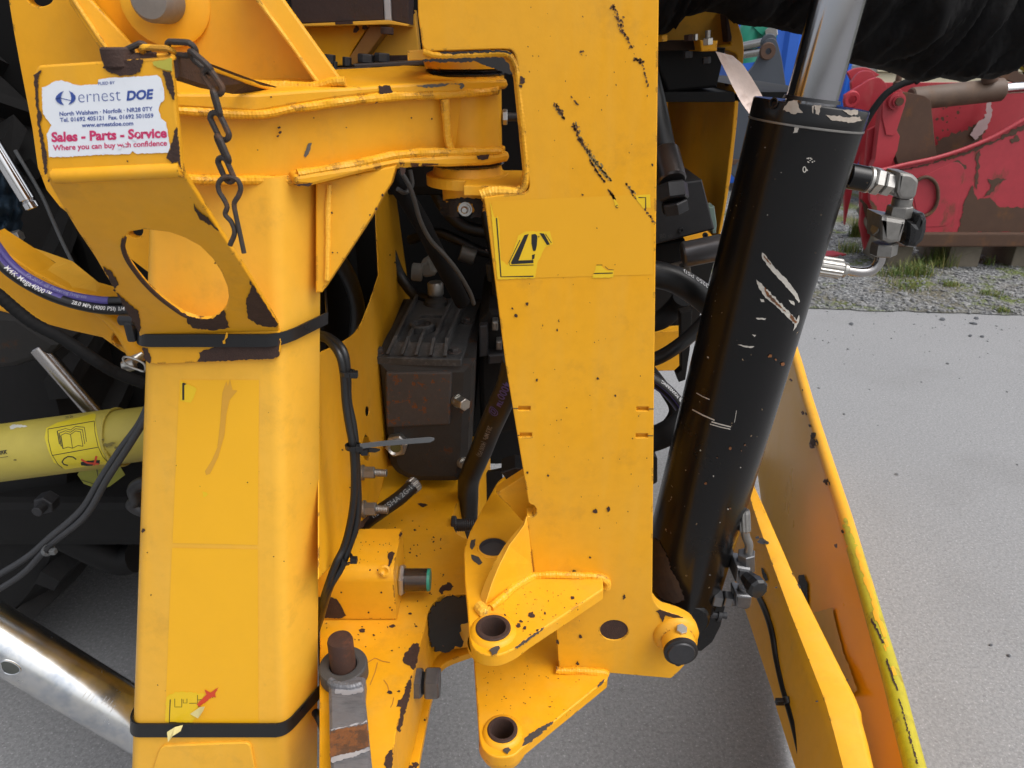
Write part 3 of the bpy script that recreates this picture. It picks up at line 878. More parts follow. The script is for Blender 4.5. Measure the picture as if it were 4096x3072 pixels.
link('barrel_collar', M(lathe((BX, BY, z1), (0, 0, 1), [(-.004, br + .003), (.008, br + .003), (.013, br - .004), (.013, 0)], 48), True), YELD, hf)
link('barrel_collar', M(lathe((BX, BY, z0), (0, 0, 1), [(-.009, 0), (-.009, br - .004), (-.004, br + .004), (.010, br + .004), (.010, 0)], 48), True), YELD, hf)
link('weld_bead', M(bead([ARM.hit(x, y, .0) for x, y in ((1190, 696), (1300, 678), (1420, 658), (1520, 634), (1600, 618), (1720, 610), (1800, 610), (1900, 606), (2000, 604))], .0050, rip=.1)), YEL, hf)
link('weld_bead', M(bead([ARM.hit(x, y, -.002) for x, y in ((700, 440), (1024, 458), (1180, 432), (1340, 412), (1480, 394), (1600, 384), (1780, 378), (1990, 362))], .0046, rip=.12)), YEL, hf)
link('weld_bead', M(bead([ARM.hit(x, y, -.004) for x, y in ((1778, 395), (1782, 450), (1786, 510), (1792, 560), (1802, 604))], .0050, rip=.1)), YEL, hf)
link('weld_bead', M(bead([ARM.hit(x, y, -.012) for x, y in ((700, 714), (880, 720), (1060, 722), (1180, 722))], .005)), YEL, hf)
# gusset below the arm
GU = P3(onY(1300, 760, .79), onY(1583, 680, .80), onY(1300, 1160, .775))
link('gusset', M(slab(GU, [(1262, 730), (1586, 660), (1563, 735), (1530, 787), (1500, 845), (1450, 925), (1288, 1170), (1262, 1172)], .045, b=.002)), YEL, hf)
link('weld_bead', M(bead([GU.hit(x, y, .001) for x, y in ((1316, 738), (1312, 850), (1310, 1000), (1306, 1120))], .0032)), YELP, hf)
q = onY(2010, 468, .905)
link('side_nut', M(hexnut(q, q + V((.006, 0, 0)), .009)), BOLT, hf)
link('side_nipple', M(rod(q, q + V((.02, 0, 0)), .005), True), BOLTD, hf)
# chips
pr = Print()
pr.poly(ARM.shift(.0), [(1513, 345), (1560, 342), (1572, 368), (1560, 385), (1540, 395), (1518, 388)], .0008, 3)
pr.poly(ARM, [(1500, 412), (1530, 392), (1545, 390), (1520, 405), (1502, 416)], .0008, 2)
pr.poly(ARM.shift(-.008), [(1740, 380), (1786, 378), (1782, 402), (1765, 393), (1745, 390)], .0008, 2)
pr.poly(ARM.shift(.006), [(1906, 622), (1930, 620), (1958, 618), (1952, 636), (1935, 640), (1912, 638)], .001, 2)
pr.poly(ARM.shift(.006), [(1180, 736), (1215, 734), (1252, 732), (1240, 744), (1190, 744)], .001, 2)
pr.poly(ARM.shift(.006), [(1597, 668), (1625, 672), (1618, 695), (1608, 702)], .001, 2)
for x, y, r in ((1117, 510, 6), (1120, 530, 8), (1112, 544, 5), (1255, 472, 3), (1386, 510, 3), (1646, 472, 4), (1728, 475, 4), (1634, 389, 7), (1655, 394, 5), (1085, 388, 5), (1630, 650, 4), (1470, 650, 3), (1020 + 10, 600, 3)):
    pr.blob(ARM.shift(-.012 if 390 < y < 610 else 0), x, y, r, .0012)
for x, y, r in ((1328, 852, 5), (1350, 1010, 3), (1330, 1010, 4), (1480, 860, 4), (1530, 780, 6), (1505, 835, 6)): pr.blob(GU, x, y, r, .0006)
pr.build('paint_chip', RUST, hf)
pr = Print()
pr.poly(ARM, [(1665, 342), (1740, 336), (1800, 334), (1780, 345), (1700, 350)], .0008, 3)
pr.poly(ARM, [(1800, 336), (1850, 332), (1858, 345), (1845, 358), (1838, 350), (1845, 340)], .0008, 2)
pr.poly(ARM.shift(-.014), [(1232, 575), (1248, 572), (1235, 615), (1222, 630), (1215, 622)], .0008, 2)
pr.build('grey_scuff', plain('slate_scuff', (.10, .095, .085), .6, var=.4, scale=120), hf)

# rubber straps round the post
def strap(y, h, d, name, label, yb):
    t = []
    for dy in (-h / 2, h / 2):
        s, z = post_sec(y + dy, d); t.append((s, z))
    (a, za), (b, zb) = t
    s2, _ = post_sec(y - h / 2, d + .0022); s3, _ = post_sec(y + h / 2, d + .0022)
    L = [[V((p[0], p[1], za)) for p in a], [V((p[0], p[1], za)) for p in s2], [V((p[0], p[1], zb)) for p in s3], [V((p[0], p[1], zb)) for p in b]]
    n = len(a); vs = [q for l in L for q in l]
    fs = [(k * n + i, k * n + i + 1, ((k + 1) % 4) * n + i + 1, ((k + 1) % 4) * n + i) for k in range(4) for i in range(n - 1)]
    e = thing('strap', label, 'strap', V(L[1][3])); link('band', mesh(vs, fs, True, 40), PLAS, e)
    return e
e = strap(1350, 50, .0075, 'strap', 'black rubber strap round the post, holding the bent bracket tab', 0)
s_, z_ = post_sec(1350, .012)
link('buckle', M(box(s_[1][0] - .004, s_[1][0] + .006, s_[2][1] - .012, s_[2][1] + .02, z_ - .006, z_ + .018, .003)), PLAS, e)
link('buckle_roller', M(rod(V((s_[1][0] - .010, s_[2][1] - .004, z_ + .018)), V((s_[1][0] + .008, s_[2][1] - .006, z_ + .018)), .006), True), PLAS, e)
pr = Print(); q = PF.shift(.0105)
pr.poly(q, [(905, 1328), (912, 1332), (910, 1350), (900, 1360), (902, 1374), (892, 1376), (890, 1364), (898, 1358)], .0005)
pr.build('paint_drip', YEL, e)
strap(2912, 52, .0025, 'strap', 'black strap round the foot of the post, torn label caught under it', 0)

# ------------------------------------------------------------------ bent bracket with sticker
BU = YP(.56)
LA, LB = onY(200, 705, .56), onY(725, 680, .56)
LC = PF.hit(850, 1335, .004)
BL = P3(LA, LB, LC)
bb = thing('sign_bracket', 'bent yellow bracket with a white dealer sticker and a round hole, strapped to the post', 'bracket', LC)
link('face_plate', M(slab(BU, [(132, 300), (150, 262, 14), (686, 227, 8), (700, 400), (728, 683), (729, 688), (190, 715), (185, 700), (152, 500)], .005, b=.0015)), YEL, bb)
link('sloping_plate', M(slab(BL, [(188, 712), (729, 684), (740, 706), (865, 905), (1005, 1120), (1112, 1300), (1118, 1345), (558, 1345), (555, 1325), (470, 1180), (375, 1020), (310, 925), (240, 810), (200, 740)], .005,
                              [[(575, 918), (680, 930), (740, 952), (800, 985), (850, 1035), (885, 1090), (910, 1150), (915, 1195), (905, 1235), (880, 1265), (845, 1280), (800, 1281), (740, 1262), (690, 1230), (640, 1192), (590, 1145), (550, 1098), (510, 1040), (492, 990), (497, 950), (520, 928)]], .0012)), YEL, bb)
link('fold', M(tube([V((*LA.xy, LA.z)) + V((.002, .003, .0)), LB + V((-.001, .003, 0))], .0062, smooth=False), True), YEL, bb)
link('tab', M(slab(PF.shift(.0045), [(558, 1322), (1116, 1322), (1124, 1370), (1116, 1430, 18), (1090, 1438, 10), (605, 1458, 12), (578, 1440, 12)], .0045, b=.001)), YEL, bb)
tf = [(onY(688, 229, .562), onY(693, 318, .562)), (onY(800, 258, .62), onY(800, 352, .62)), (onY(1000, 330, .73), onY(930, 376, .72)), (onY(1104, 360, .775), onY(1080, 372, .772))]
link('top_flange', M(loft([[a, a + V((.003, .004, .002)), b + V((.003, .004, .002)), b] for a, b in tf])), RUST, bb)
link('flange_edge', M(tube([a for a, b in tf], .0022, 8), True), YELD, bb)
pr = Print()
STK = [(167, 350), (190, 342), (215, 327), (245, 320), (300, 338), (325, 342), (392, 336), (393, 318), (440, 311), (520, 308), (600, 303), (628, 300), (645, 315), (655, 352), (657, 398), (640, 418), (634, 440), (645, 475), (665, 490), (673, 545), (680, 588), (672, 611), (545, 615), (530, 604), (520, 616), (420, 618), (260, 628), (196, 628), (190, 560), (187, 535), (206, 500), (190, 480), (172, 455), (168, 400)]
pr.poly(BU, STK, .0006, 1.6, 8)
sticker = pr.build('sticker', WHITE, bb)
pr = Print()
pr.text(BU, 'PLIED BY', 393, 340, 459, 336, bold=.01)
pr.text(BU, 'ernest', 314, 411, 483, 402, bold=-.018, hs=1.1)
pr.text(BU, 'DOE', 506, 401, 616, 393, bold=.045, shear=.18, hs=1.02)
pr.poly(BU, [(255, 364), (240, 370), (225, 384), (221, 395), (228, 408), (242, 417), (256, 421), (247, 408), (243, 395), (246, 378)], .001)
pr.poly(BU, [(275, 363), (290, 371), (301, 383), (303, 394), (296, 407), (284, 415), (273, 419), (282, 407), (285, 393), (282, 376)], .001)
pr.line(BU, [(224, 396), (240, 392), (256, 396), (282, 402)], 3, .001)
pr.text(BU, 'North Walsham · Norfolk · NR28 0TY', 238, 464, 611, 443, bold=.022)
pr.text(BU, 'Tel. 01692 405121  Fax. 01692 501059', 240, 488, 614, 470, bold=.022)
pr.text(BU, 'www.ernestdoe.com', 327, 509, 533, 501, bold=.022)
pr.build('blue_lettering', INKBL, sticker)
pr = Print()
pr.text(BU, 'Sales - Parts - Service', 206, 567, 668, 549, bold=.04)
pr.text(BU, 'Where you can buy with confidence', 212, 602, 668, 582, bold=.025)
pr.build('red_lettering', INKR, sticker)
pr = Print()
for x, y, r in ((500, 330, 4), (495, 412, 3), (540, 556, 9), (552, 540, 7), (480, 590, 8), (500, 580, 6), (495, 575, 5), (645, 350, 5), (290, 625, 3), (250, 622, 3), (420, 610, 4)):
    pr.blob(BU, x, y, r, .0011)
pr.build('scuff', WHITE, sticker)
pr = Print()
for pts in ([(430, 243), (572, 237), (562, 285), (530, 300), (478, 305), (440, 290), (410, 272)], [(133, 300), (150, 290), (166, 280), (152, 320), (155, 420), (168, 470), (160, 490), (190, 640), (187, 695), (178, 700), (150, 480)],
            [(648, 282), (680, 288), (694, 330), (699, 400), (690, 398), (672, 360), (660, 320)], [(707, 500), (715, 580), (726, 680), (712, 645), (688, 655), (665, 632), (680, 600), (690, 560), (698, 520)]):
    pr.poly(BU, pts, .0009, 3)
for pts in ([(775, 812), (795, 845), (835, 875), (876, 926), (850, 905), (800, 880), (785, 850), (776, 825)], [(995, 1115), (1050, 1200), (1112, 1300), (1100, 1310), (1030, 1300), (990, 1270), (985, 1200), (1005, 1150)],
            [(410, 1065), (450, 1090), (475, 1140), (450, 1160), (500, 1200), (520, 1220), (555, 1245), (565, 1310), (556, 1330), (470, 1182)],
            [(750, 1262), (800, 1276), (850, 1275), (898, 1238), (905, 1280), (920, 1312), (860, 1322), (770, 1312), (748, 1290)]):
    pr.poly(BL, pts, .0009, 3)
for pts in ([(795, 1410), (870, 1385), (1120, 1360), (1116, 1425), (1085, 1436), (785, 1448), (800, 1430)], [(568, 1390), (590, 1392), (605, 1430), (600, 1455), (580, 1440)]):
    pr.poly(PF.shift(.0045), pts, .0009, 3)
for x, y, r in ((497, 700, 5), (625, 695, 5), (510, 645, 4), (195, 722, 6), (860, 1053, 4)): pr.blob(BU if y < 730 else BL, x, y, r, .001)
pr.build('rust_patch', RUST, bb)
hp = [(497, 950), (492, 990), (510, 1040), (550, 1098), (590, 1145), (640, 1192), (690, 1230), (740, 1262), (800, 1281)]
link('rusty_hole_edge', M(tube([BL.hit(x, y, -.001) for x, y in hp], .0022, 7), True), RUST, bb)
pr = Print().poly(BU, [(610, 248), (686, 232), (690, 285), (665, 282), (640, 272), (615, 262)], .0009, 2)
pr.build('lime_smear', plain('lime_smear', (.42, .38, .05), .5), bb)
sb = BU.hit(455, 238); sb.y += .008
link('stud', M(rod(sb - V((0, 0, .006)), sb + V((0, 0, .008)), .0115), True), RUST, bb)
link('stud_washer', M(rod(sb + V((.004, 0, -.002)), sb + V((.028, .0, -.001)), .006), True), RUST, bb)

# chain and R clip
CHM = rusty('old_chain_steel', (.060, .050, .045), (.11, .055, .03), .5, .1, 60, .6, .4)
chn = thing('chain', 'rusty short link chain hanging over the bracket corner with the clip on its end', 'chain', onY(700, 200, .57))
lk_ = [((500, 232), (590, 190), .607, .607), ((568, 205), (698, 212), .605, .607), ((672, 192), (782, 198), .607, .603), ((760, 212), (848, 288), .602, .597), ((818, 278), (884, 374), .597, .596), ((852, 362), (880, 462), .596, .596), ((852, 450), (905, 560), .596, .596), ((868, 542), (915, 648), .596, .596), ((882, 630), (925, 728), .596, .596)]
for i, (a, b, ya, yb) in enumerate(lk_):
    a, b = onY(*a, ya - .04), onY(*b, yb - .04); ax = (b - a); L = ax.length; ax.normalize()
    d0 = ax.cross(V((0, -1, 0))).normalized(); ang = R((20, 55, 25, 50, 15, 60, 12, 55, 18)[i]); sd_ = d0 * math.cos(ang) + ax.cross(d0) * math.sin(ang)
    rw = L * .22; c = (a + b) / 2; pts = []
    for k in range(8): t = math.pi * k / 7; pts.append(c + ax * (L / 2 - rw + rw * math.sin(t) * .95) + sd_ * rw * math.cos(t))
    for k in range(8): t = math.pi * k / 7; pts.append(c - ax * (L / 2 - rw + rw * math.sin(t) * .95) - sd_ * rw * math.cos(t))
    link('chain_link', M(tube(pts + [pts[0]], .0022, 8, 2, closed=True), True), YEL if i == 1 else CHM, chn)
    if i == 1: chn.children[-1]['label'] = 'yellow painted chain link'
cl = [(1490, 1590), (1520, 1510), (1500, 1440), (1460, 1390), (1472, 1340), (1450, 1290), (1420, 1240), (1416, 1190), (1445, 1155), (1490, 1146), (1540, 1168), (1560, 1220), (1545, 1270), (1518, 1320), (1530, 1400), (1552, 1500), (1582, 1640)]
single('r_clip', M(tube([onY(x * .6172, y * .6172, .554) for x, y in cl], .0020, 8), True), CHM, 'rusty wire R clip hanging from the end of the chain', 'clip')

# ================================================================== SLEW BRACKET (the tall plate)
MP = YP(.80)
ms = thing('slew_bracket', 'tall flat yellow plate with peeled warning label and two ringed lugs at its foot', 'slew bracket', (.05, .80, .60))
def slot(x, y): return [(x, y - 8), (x + 48, y - 8), (x + 48, y + 8), (x, y + 8)]
SL = [slot(2073, 1634), slot(2546, 1636), slot(2079, 1740), slot(2543, 1743)]
link('main_plate', M(slab(MP, [(1668, -120), (1672, 60), (1692, 206, 34), (2012, 196), (2058, 200, 55), (2074, 300), (2112, 690), (2122, 770, 40), (2000, 780, 10), (1935, 790, 6), (1945, 850), (2021, 1450), (2114, 2010),
     (2122, 2018), (2136, 2022), (2146, 2036), (2144, 2054), (2132, 2066), (2116, 2066), (2106, 2064, 8), (2110, 2100), (2124, 2200), (2138, 2310), (2150, 2440), (2224, 2440), (2224, 2498), (2236, 2690), (2434, 2692), (2684, 2714, 8), (2726, 2676, 20), (2792, 2590, 30), (2790, 2500, 40), (2715, 2462, 20), (2640, 2440, 30), (2609, 2392, 20), (2616, 1600), (2637, -120)], .02,
     [ell(2456, 2521, 56, 40, 24)] + SL, .0012)), YEL, ms)
for i, s in enumerate(SL):
    a, b = MP.hit(s[0][0] - 8, s[0][1] - 6), MP.hit(s[2][0] + 8, s[2][1] + 6)
    link('slot_floor', M(box(a.x, b.x, .806, .812, b.z, a.z, 0)), YELD, ms)
pr = Print()
for l in ([(2053, 1634), (2073, 1634)], [(2594, 1636), (2615, 1636)], [(2068, 1742), (2079, 1741)], [(2591, 1743), (2613, 1743)]): pr.line(MP, l, 4, .0004)
pr.build('saw_cut', GREASE, ms)
a = MP.hit(2456, 2521)
link('shade_boom', M(box(-.62, .60, .76, 1.45, 2.02, 2.34, .02)), YEL, ms)  # unseen beam added overhead to shade the ground below
link('shade_cap', M(box(-.45, .12, .86, 1.30, 1.72, 2.02, .02)), YEL, ms)  # unseen block added under the beam for more overhead shade
link('hole_plug', M(rod((a.x, .8016, a.z), (a.x, .815, a.z), .026, .026, .001), True), RUST, ms)
# rim round the window
rim = [(1694, 205), (1760, 222), (1900, 220), (2005, 214), (2040, 226), (2062, 260), (2072, 320), (2088, 460), (2104, 640), (2106, 710), (2094, 752), (2070, 772)]
link('window_rim', M(bead([MP.hit(x, y, -.003) for x, y in rim], .0036, rip=.02)), YEL, ms)
link('inner_strip', M(slab(YP(.808), [(1690, 195), (2010, 195), (2058, 205, 40), (2078, 300), (2118, 700), (2118, 775), (2075, 775), (2092, 700), (2052, 300, 20), (2012, 236, 20), (1700, 240)], .03)), YEL, ms)
link('upper_lug', M(slab(YP(.83), [(1628, 202), (1700, 197), (1706, 240), (1630, 243)], .06)), YELP, ms)
# upper pivot: collar and seal, on the pivot axis of the arm
PX, PY = BX, BY
zA = onY(1865, 280, .84).z; zB = onY(1865, 245, .84).z
link('upper_collar', M(lathe((PX, PY, zA), (0, 0, 1), [(0, 0), (0, br + .004), (.010, br + .006), (.030, br + .006), (.030, 0)], 48), True), YELD, ms)
link('pivot_seal', M(lathe((PX, PY, zA), (0, 0, 1), [(-.0085, 0), (-.0085, br + .002), (-.006, br + .004), (-.004, br + .001), (-.002, br + .004), (0, br)], 48), True), SEALR, ms)
zL = onY(1800, 742, .82).z
link('lower_lug', M(slab_uv(ZP(zL), circ_uv(ZP(zL), V((PX, PY, zL)), br + .009, 40), [], .0125, .002)), YEL, ms)
a = MP.hit(2110, 740)
link('lower_lug_bridge', M(box(PX, a.x + .01, .8215, .93, zL - .0115, zL - .0005, .001)), YEL, ms)
link('weld_bead', M(bead([onY(x, y, .806) for x, y in ((1925, 780), (1960, 768), (2000, 766), (2060, 768), (2085, 762))], .006, rip=.1)), YELP, ms)
link('lower_collar', M(lathe((PX, PY, zL), (0, 0, 1), [(-.001, br + .002), (.010, br - .001), (.010, 0)], 48), True), YEL, ms)
link('pivot_seal', M(lathe((PX, PY, zL), (0, 0, 1), [(.010, 0), (.010, br), (.0125, br + .003), (.0155, br), (.018, br + .003), (.021, br), (.021, 0)], 48), True), SEALR, ms)
link('grease_boss', M(lathe((PX, PY, zL - .0125), (0, 0, -1), [(0, 0), (0, br - .010), (.028, br - .010), (.030, br - .012), (.030, 0)], 40), True), YELD, ms)
gq = onY(1862, 836, PY - br + .008)
link('grease_nipple', M(lathe(gq, (-.05, -1, .1), [(0, .0085), (.003, .0085), (.003, .0065), (.008, .0065), (.008, .004), (.012, .0045), (.014, .003), (.014, 0)], 16), True), BOLT, ms)
gp_ = Print(); qq = MP.shift(.001)
gp_.poly(qq, [(1745, 210), (1800, 208), (1860, 205), (1930, 203), (1990, 199), (2030, 204), (2050, 215), (2030, 214), (1990, 208), (1930, 212), (1860, 214), (1820, 218), (1780, 216)], .0006, 3)
gp_.poly(YP(.792), [(1690, 238), (1740, 236), (1850, 232), (2006, 228), (2030, 250), (2052, 300), (2020, 292), (1960, 268), (1900, 244), (1850, 250), (1800, 247), (1760, 252), (1730, 246), (1700, 248)], .0006, 3)
gp_.build('black_seam', BLACKC, ms)
gp_ = Print(); bc = Cyl((PX, PY, 0), (PX, PY, 1), br - .010)
gp_.poly(bc, [(1748, 802), (1800, 795), (1850, 790), (1925, 795), (1935, 830), (1925, 868), (1880, 872), (1898, 840), (1890, 815), (1862, 806), (1835, 815), (1828, 845), (1845, 870), (1780, 868), (1752, 845), (1765, 860), (1758, 815)], .0006, 3)
gp_.build('grease_stain', BLACKC, ms)

# lug plates B (upper) and C (lower)
ZB = ZP(.810); ZC = ZP(.621)
cB, cB2, cC = ZB.hit(1973, 2524), ZB.hit(1973, 2190), ZC.hit(2010, 2929)
def lug(pl, pts, holes, th):
    return M(slab_uv(pl, [pl.uv(pl.hit(*p)) for p in rnd(pts)], [circ_uv(pl, c, r) for c, r in holes], th, .002))
link('upper_lug_plate', lug(ZB, [(1855, 2196, 20), (1859, 2320), (1870, 2425), (1877, 2545, 20), (1890, 2590, 30), (1925, 2616, 30), (1985, 2626, 40), (2060, 2596, 30), (2117, 2552), (2414, 2356, 6), (2412, 2325), (2412, 2250), (2110, 1880), (2021, 1900, 30), (1990, 1925, 20), (1881, 2122)],
     [(cB, px2m(cB, 52)), (cB2, px2m(cB2, 56))], .018), YELD, ms)
link('lower_lug_plate', lug(ZC, [(1893, 2600), (1916, 2940, 10), (1925, 2990, 25), (1970, 3030, 40), (2050, 3030, 40), (2090, 2992, 20), (2214, 2890), (2430, 2716, 6), (2434, 2680), (2434, 2350), (1878, 2380)], [(cC, px2m(cC, 46))], .018), YELD, ms)
for c, ro, ri, m, nm in ((cB, 74, 50, RUST, 'bush'), (cC, 64, 45, RUST, 'bush')):
    ro, ri = px2m(c, ro), px2m(c, ri)
    link('bush_collar', M(lathe(c, (0, 0, 1), [(-.004, ro * 1.32), (.002, ro * 1.22), (.005, ro * 1.0), (.005, ro * .9)], 40), True), YELD, ms)
    link(nm, M(lathe(c, (0, 0, 1), [(-.03, ro * .95), (.006, ro * .95), (.0075, ro * .88), (.0075, ri * 1.03), (.006, ri), (-.034, ri), (-.034, ro * .95)], 40), True), RUST if nm else RUST, ms)
link('bush_boss', M(lathe(cC - V((0, 0, .018)), (0, 0, -1), [(0, .034), (.012, .034), (.022, .030), (.024, .026), (.024, .0)], 36), True), YELD, ms)
link('bush_boss', M(lathe(cB - V((0, 0, .018)), (0, 0, -1), [(0, .034), (.008, .034), (.012, .030), (.012, .02)], 36), True), YELD, ms)
link('hole_liner', M(lathe(cB2, (0, 0, -1), [(-.0006, px2m(cB2, 56.5)), (-.0006, px2m(cB2, 53)), (.006, px2m(cB2, 52)), (.007, 0)], 36), True), plain('dark_plug', (.06, .055, .055), .55, var=.3), ms)
link('hole_rim', M(lathe(cB2, (0, 0, 1), [(0, px2m(cB2, 66)), (.0018, px2m(cB2, 63)), (.0018, px2m(cB2, 57))], 36), True), YELD, ms)
# flared edge strip and welds
fe = [(2106, 2066, .800), (2096, 2100, .795), (2064, 2145, .786), (2036, 2182, .778), (1999, 2255, .763), (1966, 2335, .751), (1940, 2418, .7400)]
fo = [(2104, 2064, .806), (2088, 2098, .802), (2050, 2142, .794), (2018, 2182, .787), (1976, 2250, .773), (1940, 2330, .763), (1912, 2410, .752)]
fr_ = [(2110, 2066), (2112, 2100), (2118, 2145), (2122, 2182), (2130, 2255), (2135, 2290), (2139, 2306)]
link('bent_flap', M(loft([[onY(*a_), onY(*b_, .7995), onY(b_[0], b_[1], .82), onY(*c_)] for a_, b_, c_ in zip(fe, fr_, fo)])), YEL, ms)
link('edge_strip', M(loft([[onY(*c_), onY(a_[0], a_[1], a_[2] - .0006), onY(a_[0] + 5, a_[1], a_[2] + .0005), onY(c_[0] + 6, c_[1], c_[2] + .002)] for a_, c_ in zip(fe, fo)])), YELP, ms)
W1 = MP.shift(.003)
link('weld_bead', M(bead([ZB.hit(x, y, .002) for x, y in ((1962, 2434), (1995, 2404), (2050, 2354), (2090, 2328))] + [W1.hit(x, y) for x, y in ((2134, 2306), (2190, 2300), (2257, 2300), (2340, 2304), (2404, 2310), (2428, 2330), (2426, 2352))], .0058, rip=.12)), YEL, ms)
link('weld_bead', M(bead([ZB.hit(x, y, .003) for x, y in ((1918, 2424), (1934, 2446), (1956, 2452))], .0085, rip=.05)), YELP, ms)
link('weld_bead', M(bead([W1.hit(x, y) for x, y in ((2222, 2680), (2240, 2682), (2330, 2684), (2411, 2690), (2430, 2698))], .0058, rip=.12)), YEL, ms)
link('rear_web', M(slab(YP(.845), [(1985, 1975), (2030, 1945), (2100, 1900), (2160, 2010), (2140, 2085), (2092, 2090, 20), (2040, 2030, 30)], .02)), YELD, ms)
link('rubber_block', M(slab(YP(.93), [(2005, 1890), (2060, 1872), (2110, 1880), (2110, 1920), (2035, 1935)], .04)), RUB, ms)
# boss with its pin at the lower right
a = MP.hit(2704, 2538)
link('boss', M(lathe(a, (0, -1, 0), [(-.01, .034), (.002, .034), (.006, .031), (.011, .0245), (.034, .0245), (.036, .023), (.036, 0)], 40), True), YELD, ms)
link('boss_pin', M(lathe(a + V((0, -.0362, 0)), (0, -1, 0), [(0, .0205), (.001, .0205), (.003, .019), (.003, 0)], 32), True), BOLTD, ms)
link('boss_edge', M(lathe(a, (0, -1, 0), [(.030, .0248), (.0355, .0248), (.0368, .0225), (.0368, .0203)], 32), True), BLACKC, ms)
q = a + V((.002, -.016, .0245))
link('set_bolt', M(hexnut(q - V((0, 0, .004)), q + V((0, -.002, .006)), .0085)), BOLT, ms)
q = a + V((0, -.026, -.0245))
link('grease_nipple', M(lathe(q, (0, -.2, -1), [(-.004, .006), (.006, .006), (.009, .003), (.009, 0)], 12), True), BOLTD, ms)

# labels: warning decal, what is left of it
pr = Print()
pr.poly(MP, [(1966, 806), (2598, 776), (2612, 1098), (1992, 1116)], .0004)
pr.build('old_label_ghost', GHOST2, ms)
pr = Print()
pr.poly(MP, [(1960, 800), (1976, 866), (1985, 872), (1990, 862), (1998, 900), (2003, 1040), (2030, 1060), (2075, 940), (2105, 925), (2200, 925), (2212, 975), (2180, 990), (2150, 1050), (2140, 1112), (1990, 1118)], .0008, 1.5)
pr.poly(MP, [(2385, 1062), (2400, 1056), (2410, 1070), (2432, 1082), (2456, 1080), (2452, 1110), (2370, 1112)], .0008, 1.5)
pr.poly(MP, [(2540, 782), (2600, 777), (2603, 830), (2572, 832), (2548, 800)], .0008, 1.5)
pr.poly(MP, [(2455, 795), (2462, 800), (2476, 822), (2468, 828), (2460, 822)], .0008, 1)
pr.build('label_remnant', LABEL, ms)
pr = Print()
pr.line(MP, [(1986, 872), (2004, 1107), (2134, 1105)], 5, .0011)
pr.poly(MP, [(2098, 940), (2115, 936), (2074, 1042), (2133, 1040), (2134, 1052), (2046, 1057), (2044, 1050)], .0011)
pr.line(MP, [(2080, 960), (2036, 1050), (2040, 1062), (2134, 1060)], 3, .0011)
pr.poly(MP, [(2126, 938), (2142, 935, 4), (2150, 945), (2147, 985), (2142, 1004, 4), (2132, 1004, 4), (2126, 975)], .0011)
pr.poly(MP, [(2128, 1020), (2140, 1016), (2137, 1034), (2128, 1040)], .0011)
pr.poly(MP, [(2158, 932), (2176, 934), (2200, 978), (2188, 980)], .0011)
pr.line(MP, [(2182, 936), (2206, 972)], 2.5, .0011)
pr.line(MP, [(2554, 790), (2583, 790), (2583, 838)], 4, .0011)
pr.line(MP, [(2375, 1094), (2451, 1092)], 4, .0011)
pr.line(MP, [(2386, 1060), (2410, 1060)], 2.5, .0011)
pr.line(MP, [(2420, 1066), (2432, 1077), (2455, 1080)], 2, .0011)
pr.text(MP, 'c', 2463, 833, 2473, 832, .0011)
pr.build('label_print', INKB, ms)
# scrapes across the plate
def scrape(pr, path, wd, dens, surf, off=.0006):
    P = [V(p) for p in path]
    for a, b in zip(P, P[1:]):
        L = (b - a).length; d = (b - a).normalized(); nrm = V((-d.y, d.x))
        for _ in range(int(L * dens)):
            t = random.random(); q = a.lerp(b, t) + nrm * random.gauss(0, wd * .4)
            pr.blob(surf, q.x, q.y, random.uniform(1.2, 4.6), off, random.uniform(1, 2.0), math.atan2(d.y, d.x) + random.gauss(0, .3))
pr = Print()
scrape(pr, [(2448, 20), (2475, 80), (2500, 140)], 15, .55, MP)
scrape(pr, [(2500, 140), (2530, 190)], 8, .3, MP); scrape(pr, [(2538, 235), (2575, 250)], 11, .8, MP)
scrape(pr, [(2570, 255), (2592, 345)], 4, .22, MP)
scrape(pr, [(2222, 410), (2256, 478)], 9, .5, MP)
scrape(pr, [(2290, 490), (2320, 560), (2360, 610)], 11, .5, MP)
scrape(pr, [(2360, 640), (2390, 690), (2420, 730)], 3, .6, MP); scrape(pr, [(2432, 758), (2462, 800)], 4, .7, MP)
scrape(pr, [(2505, 735), (2550, 795), (2620, 895)], 6, .22, MP); scrape(pr, [(2282, 385), (2310, 420)], 4, .2, MP); scrape(pr, [(2310, 190), (2345, 225)], 12, .12, MP)
pr.build('scrape', plain('brown_scrape', (.12, .055, .018), .6, var=.6, scale=150), ms)
pr = Print()
scrape(pr, [(2300, 490), (2330, 570), (2350, 605)], 15, .35, MP, .0004); scrape(pr, [(2350, 600), (2400, 670), (2445, 725)], 11, .7, MP, .0004); scrape(pr, [(2225, 430), (2250, 470)], 9, .4, MP, .0004)
scrape(pr, [(2510, 745), (2560, 800)], 8, .3, MP, .0004)
pr.build('scuff', GREASE2, ms)
pr = Print()
for x, y, r in ((2380, 2046, 9), (2434, 2036, 10), (2302, 2295, 13), (2296, 2285, 6), (2392, 1514, 5), (2462, 1583, 5), (2147, 1520, 5), (2228, 1320, 4), (2192, 1902, 5), (2110, 1890, 5), (2064, 1262, 6), (2108, 1215, 6), (2090, 320, 14), (2082, 345, 7), (2204, 2400, 4), (2205, 2420, 5), (2322, 2545, 7), (2497, 2386, 6), (2495, 2394, 4), (2310, 2655, 7), (2232, 2570, 8), (2360, 2230, 4), (2330, 780, 4), (2610, 660, 5), (1945, 1000, 3), (2050, 1235, 4)):
    pr.blob(MP, x, y, r, .0012, 1.3, 1.2)
for _ in range(80):
    pr.blob(MP, random.uniform(2110, 2600), random.uniform(20, 2250), random.uniform(.9, 2.4), .0012, random.uniform(1, 2.2), random.uniform(1, 2))
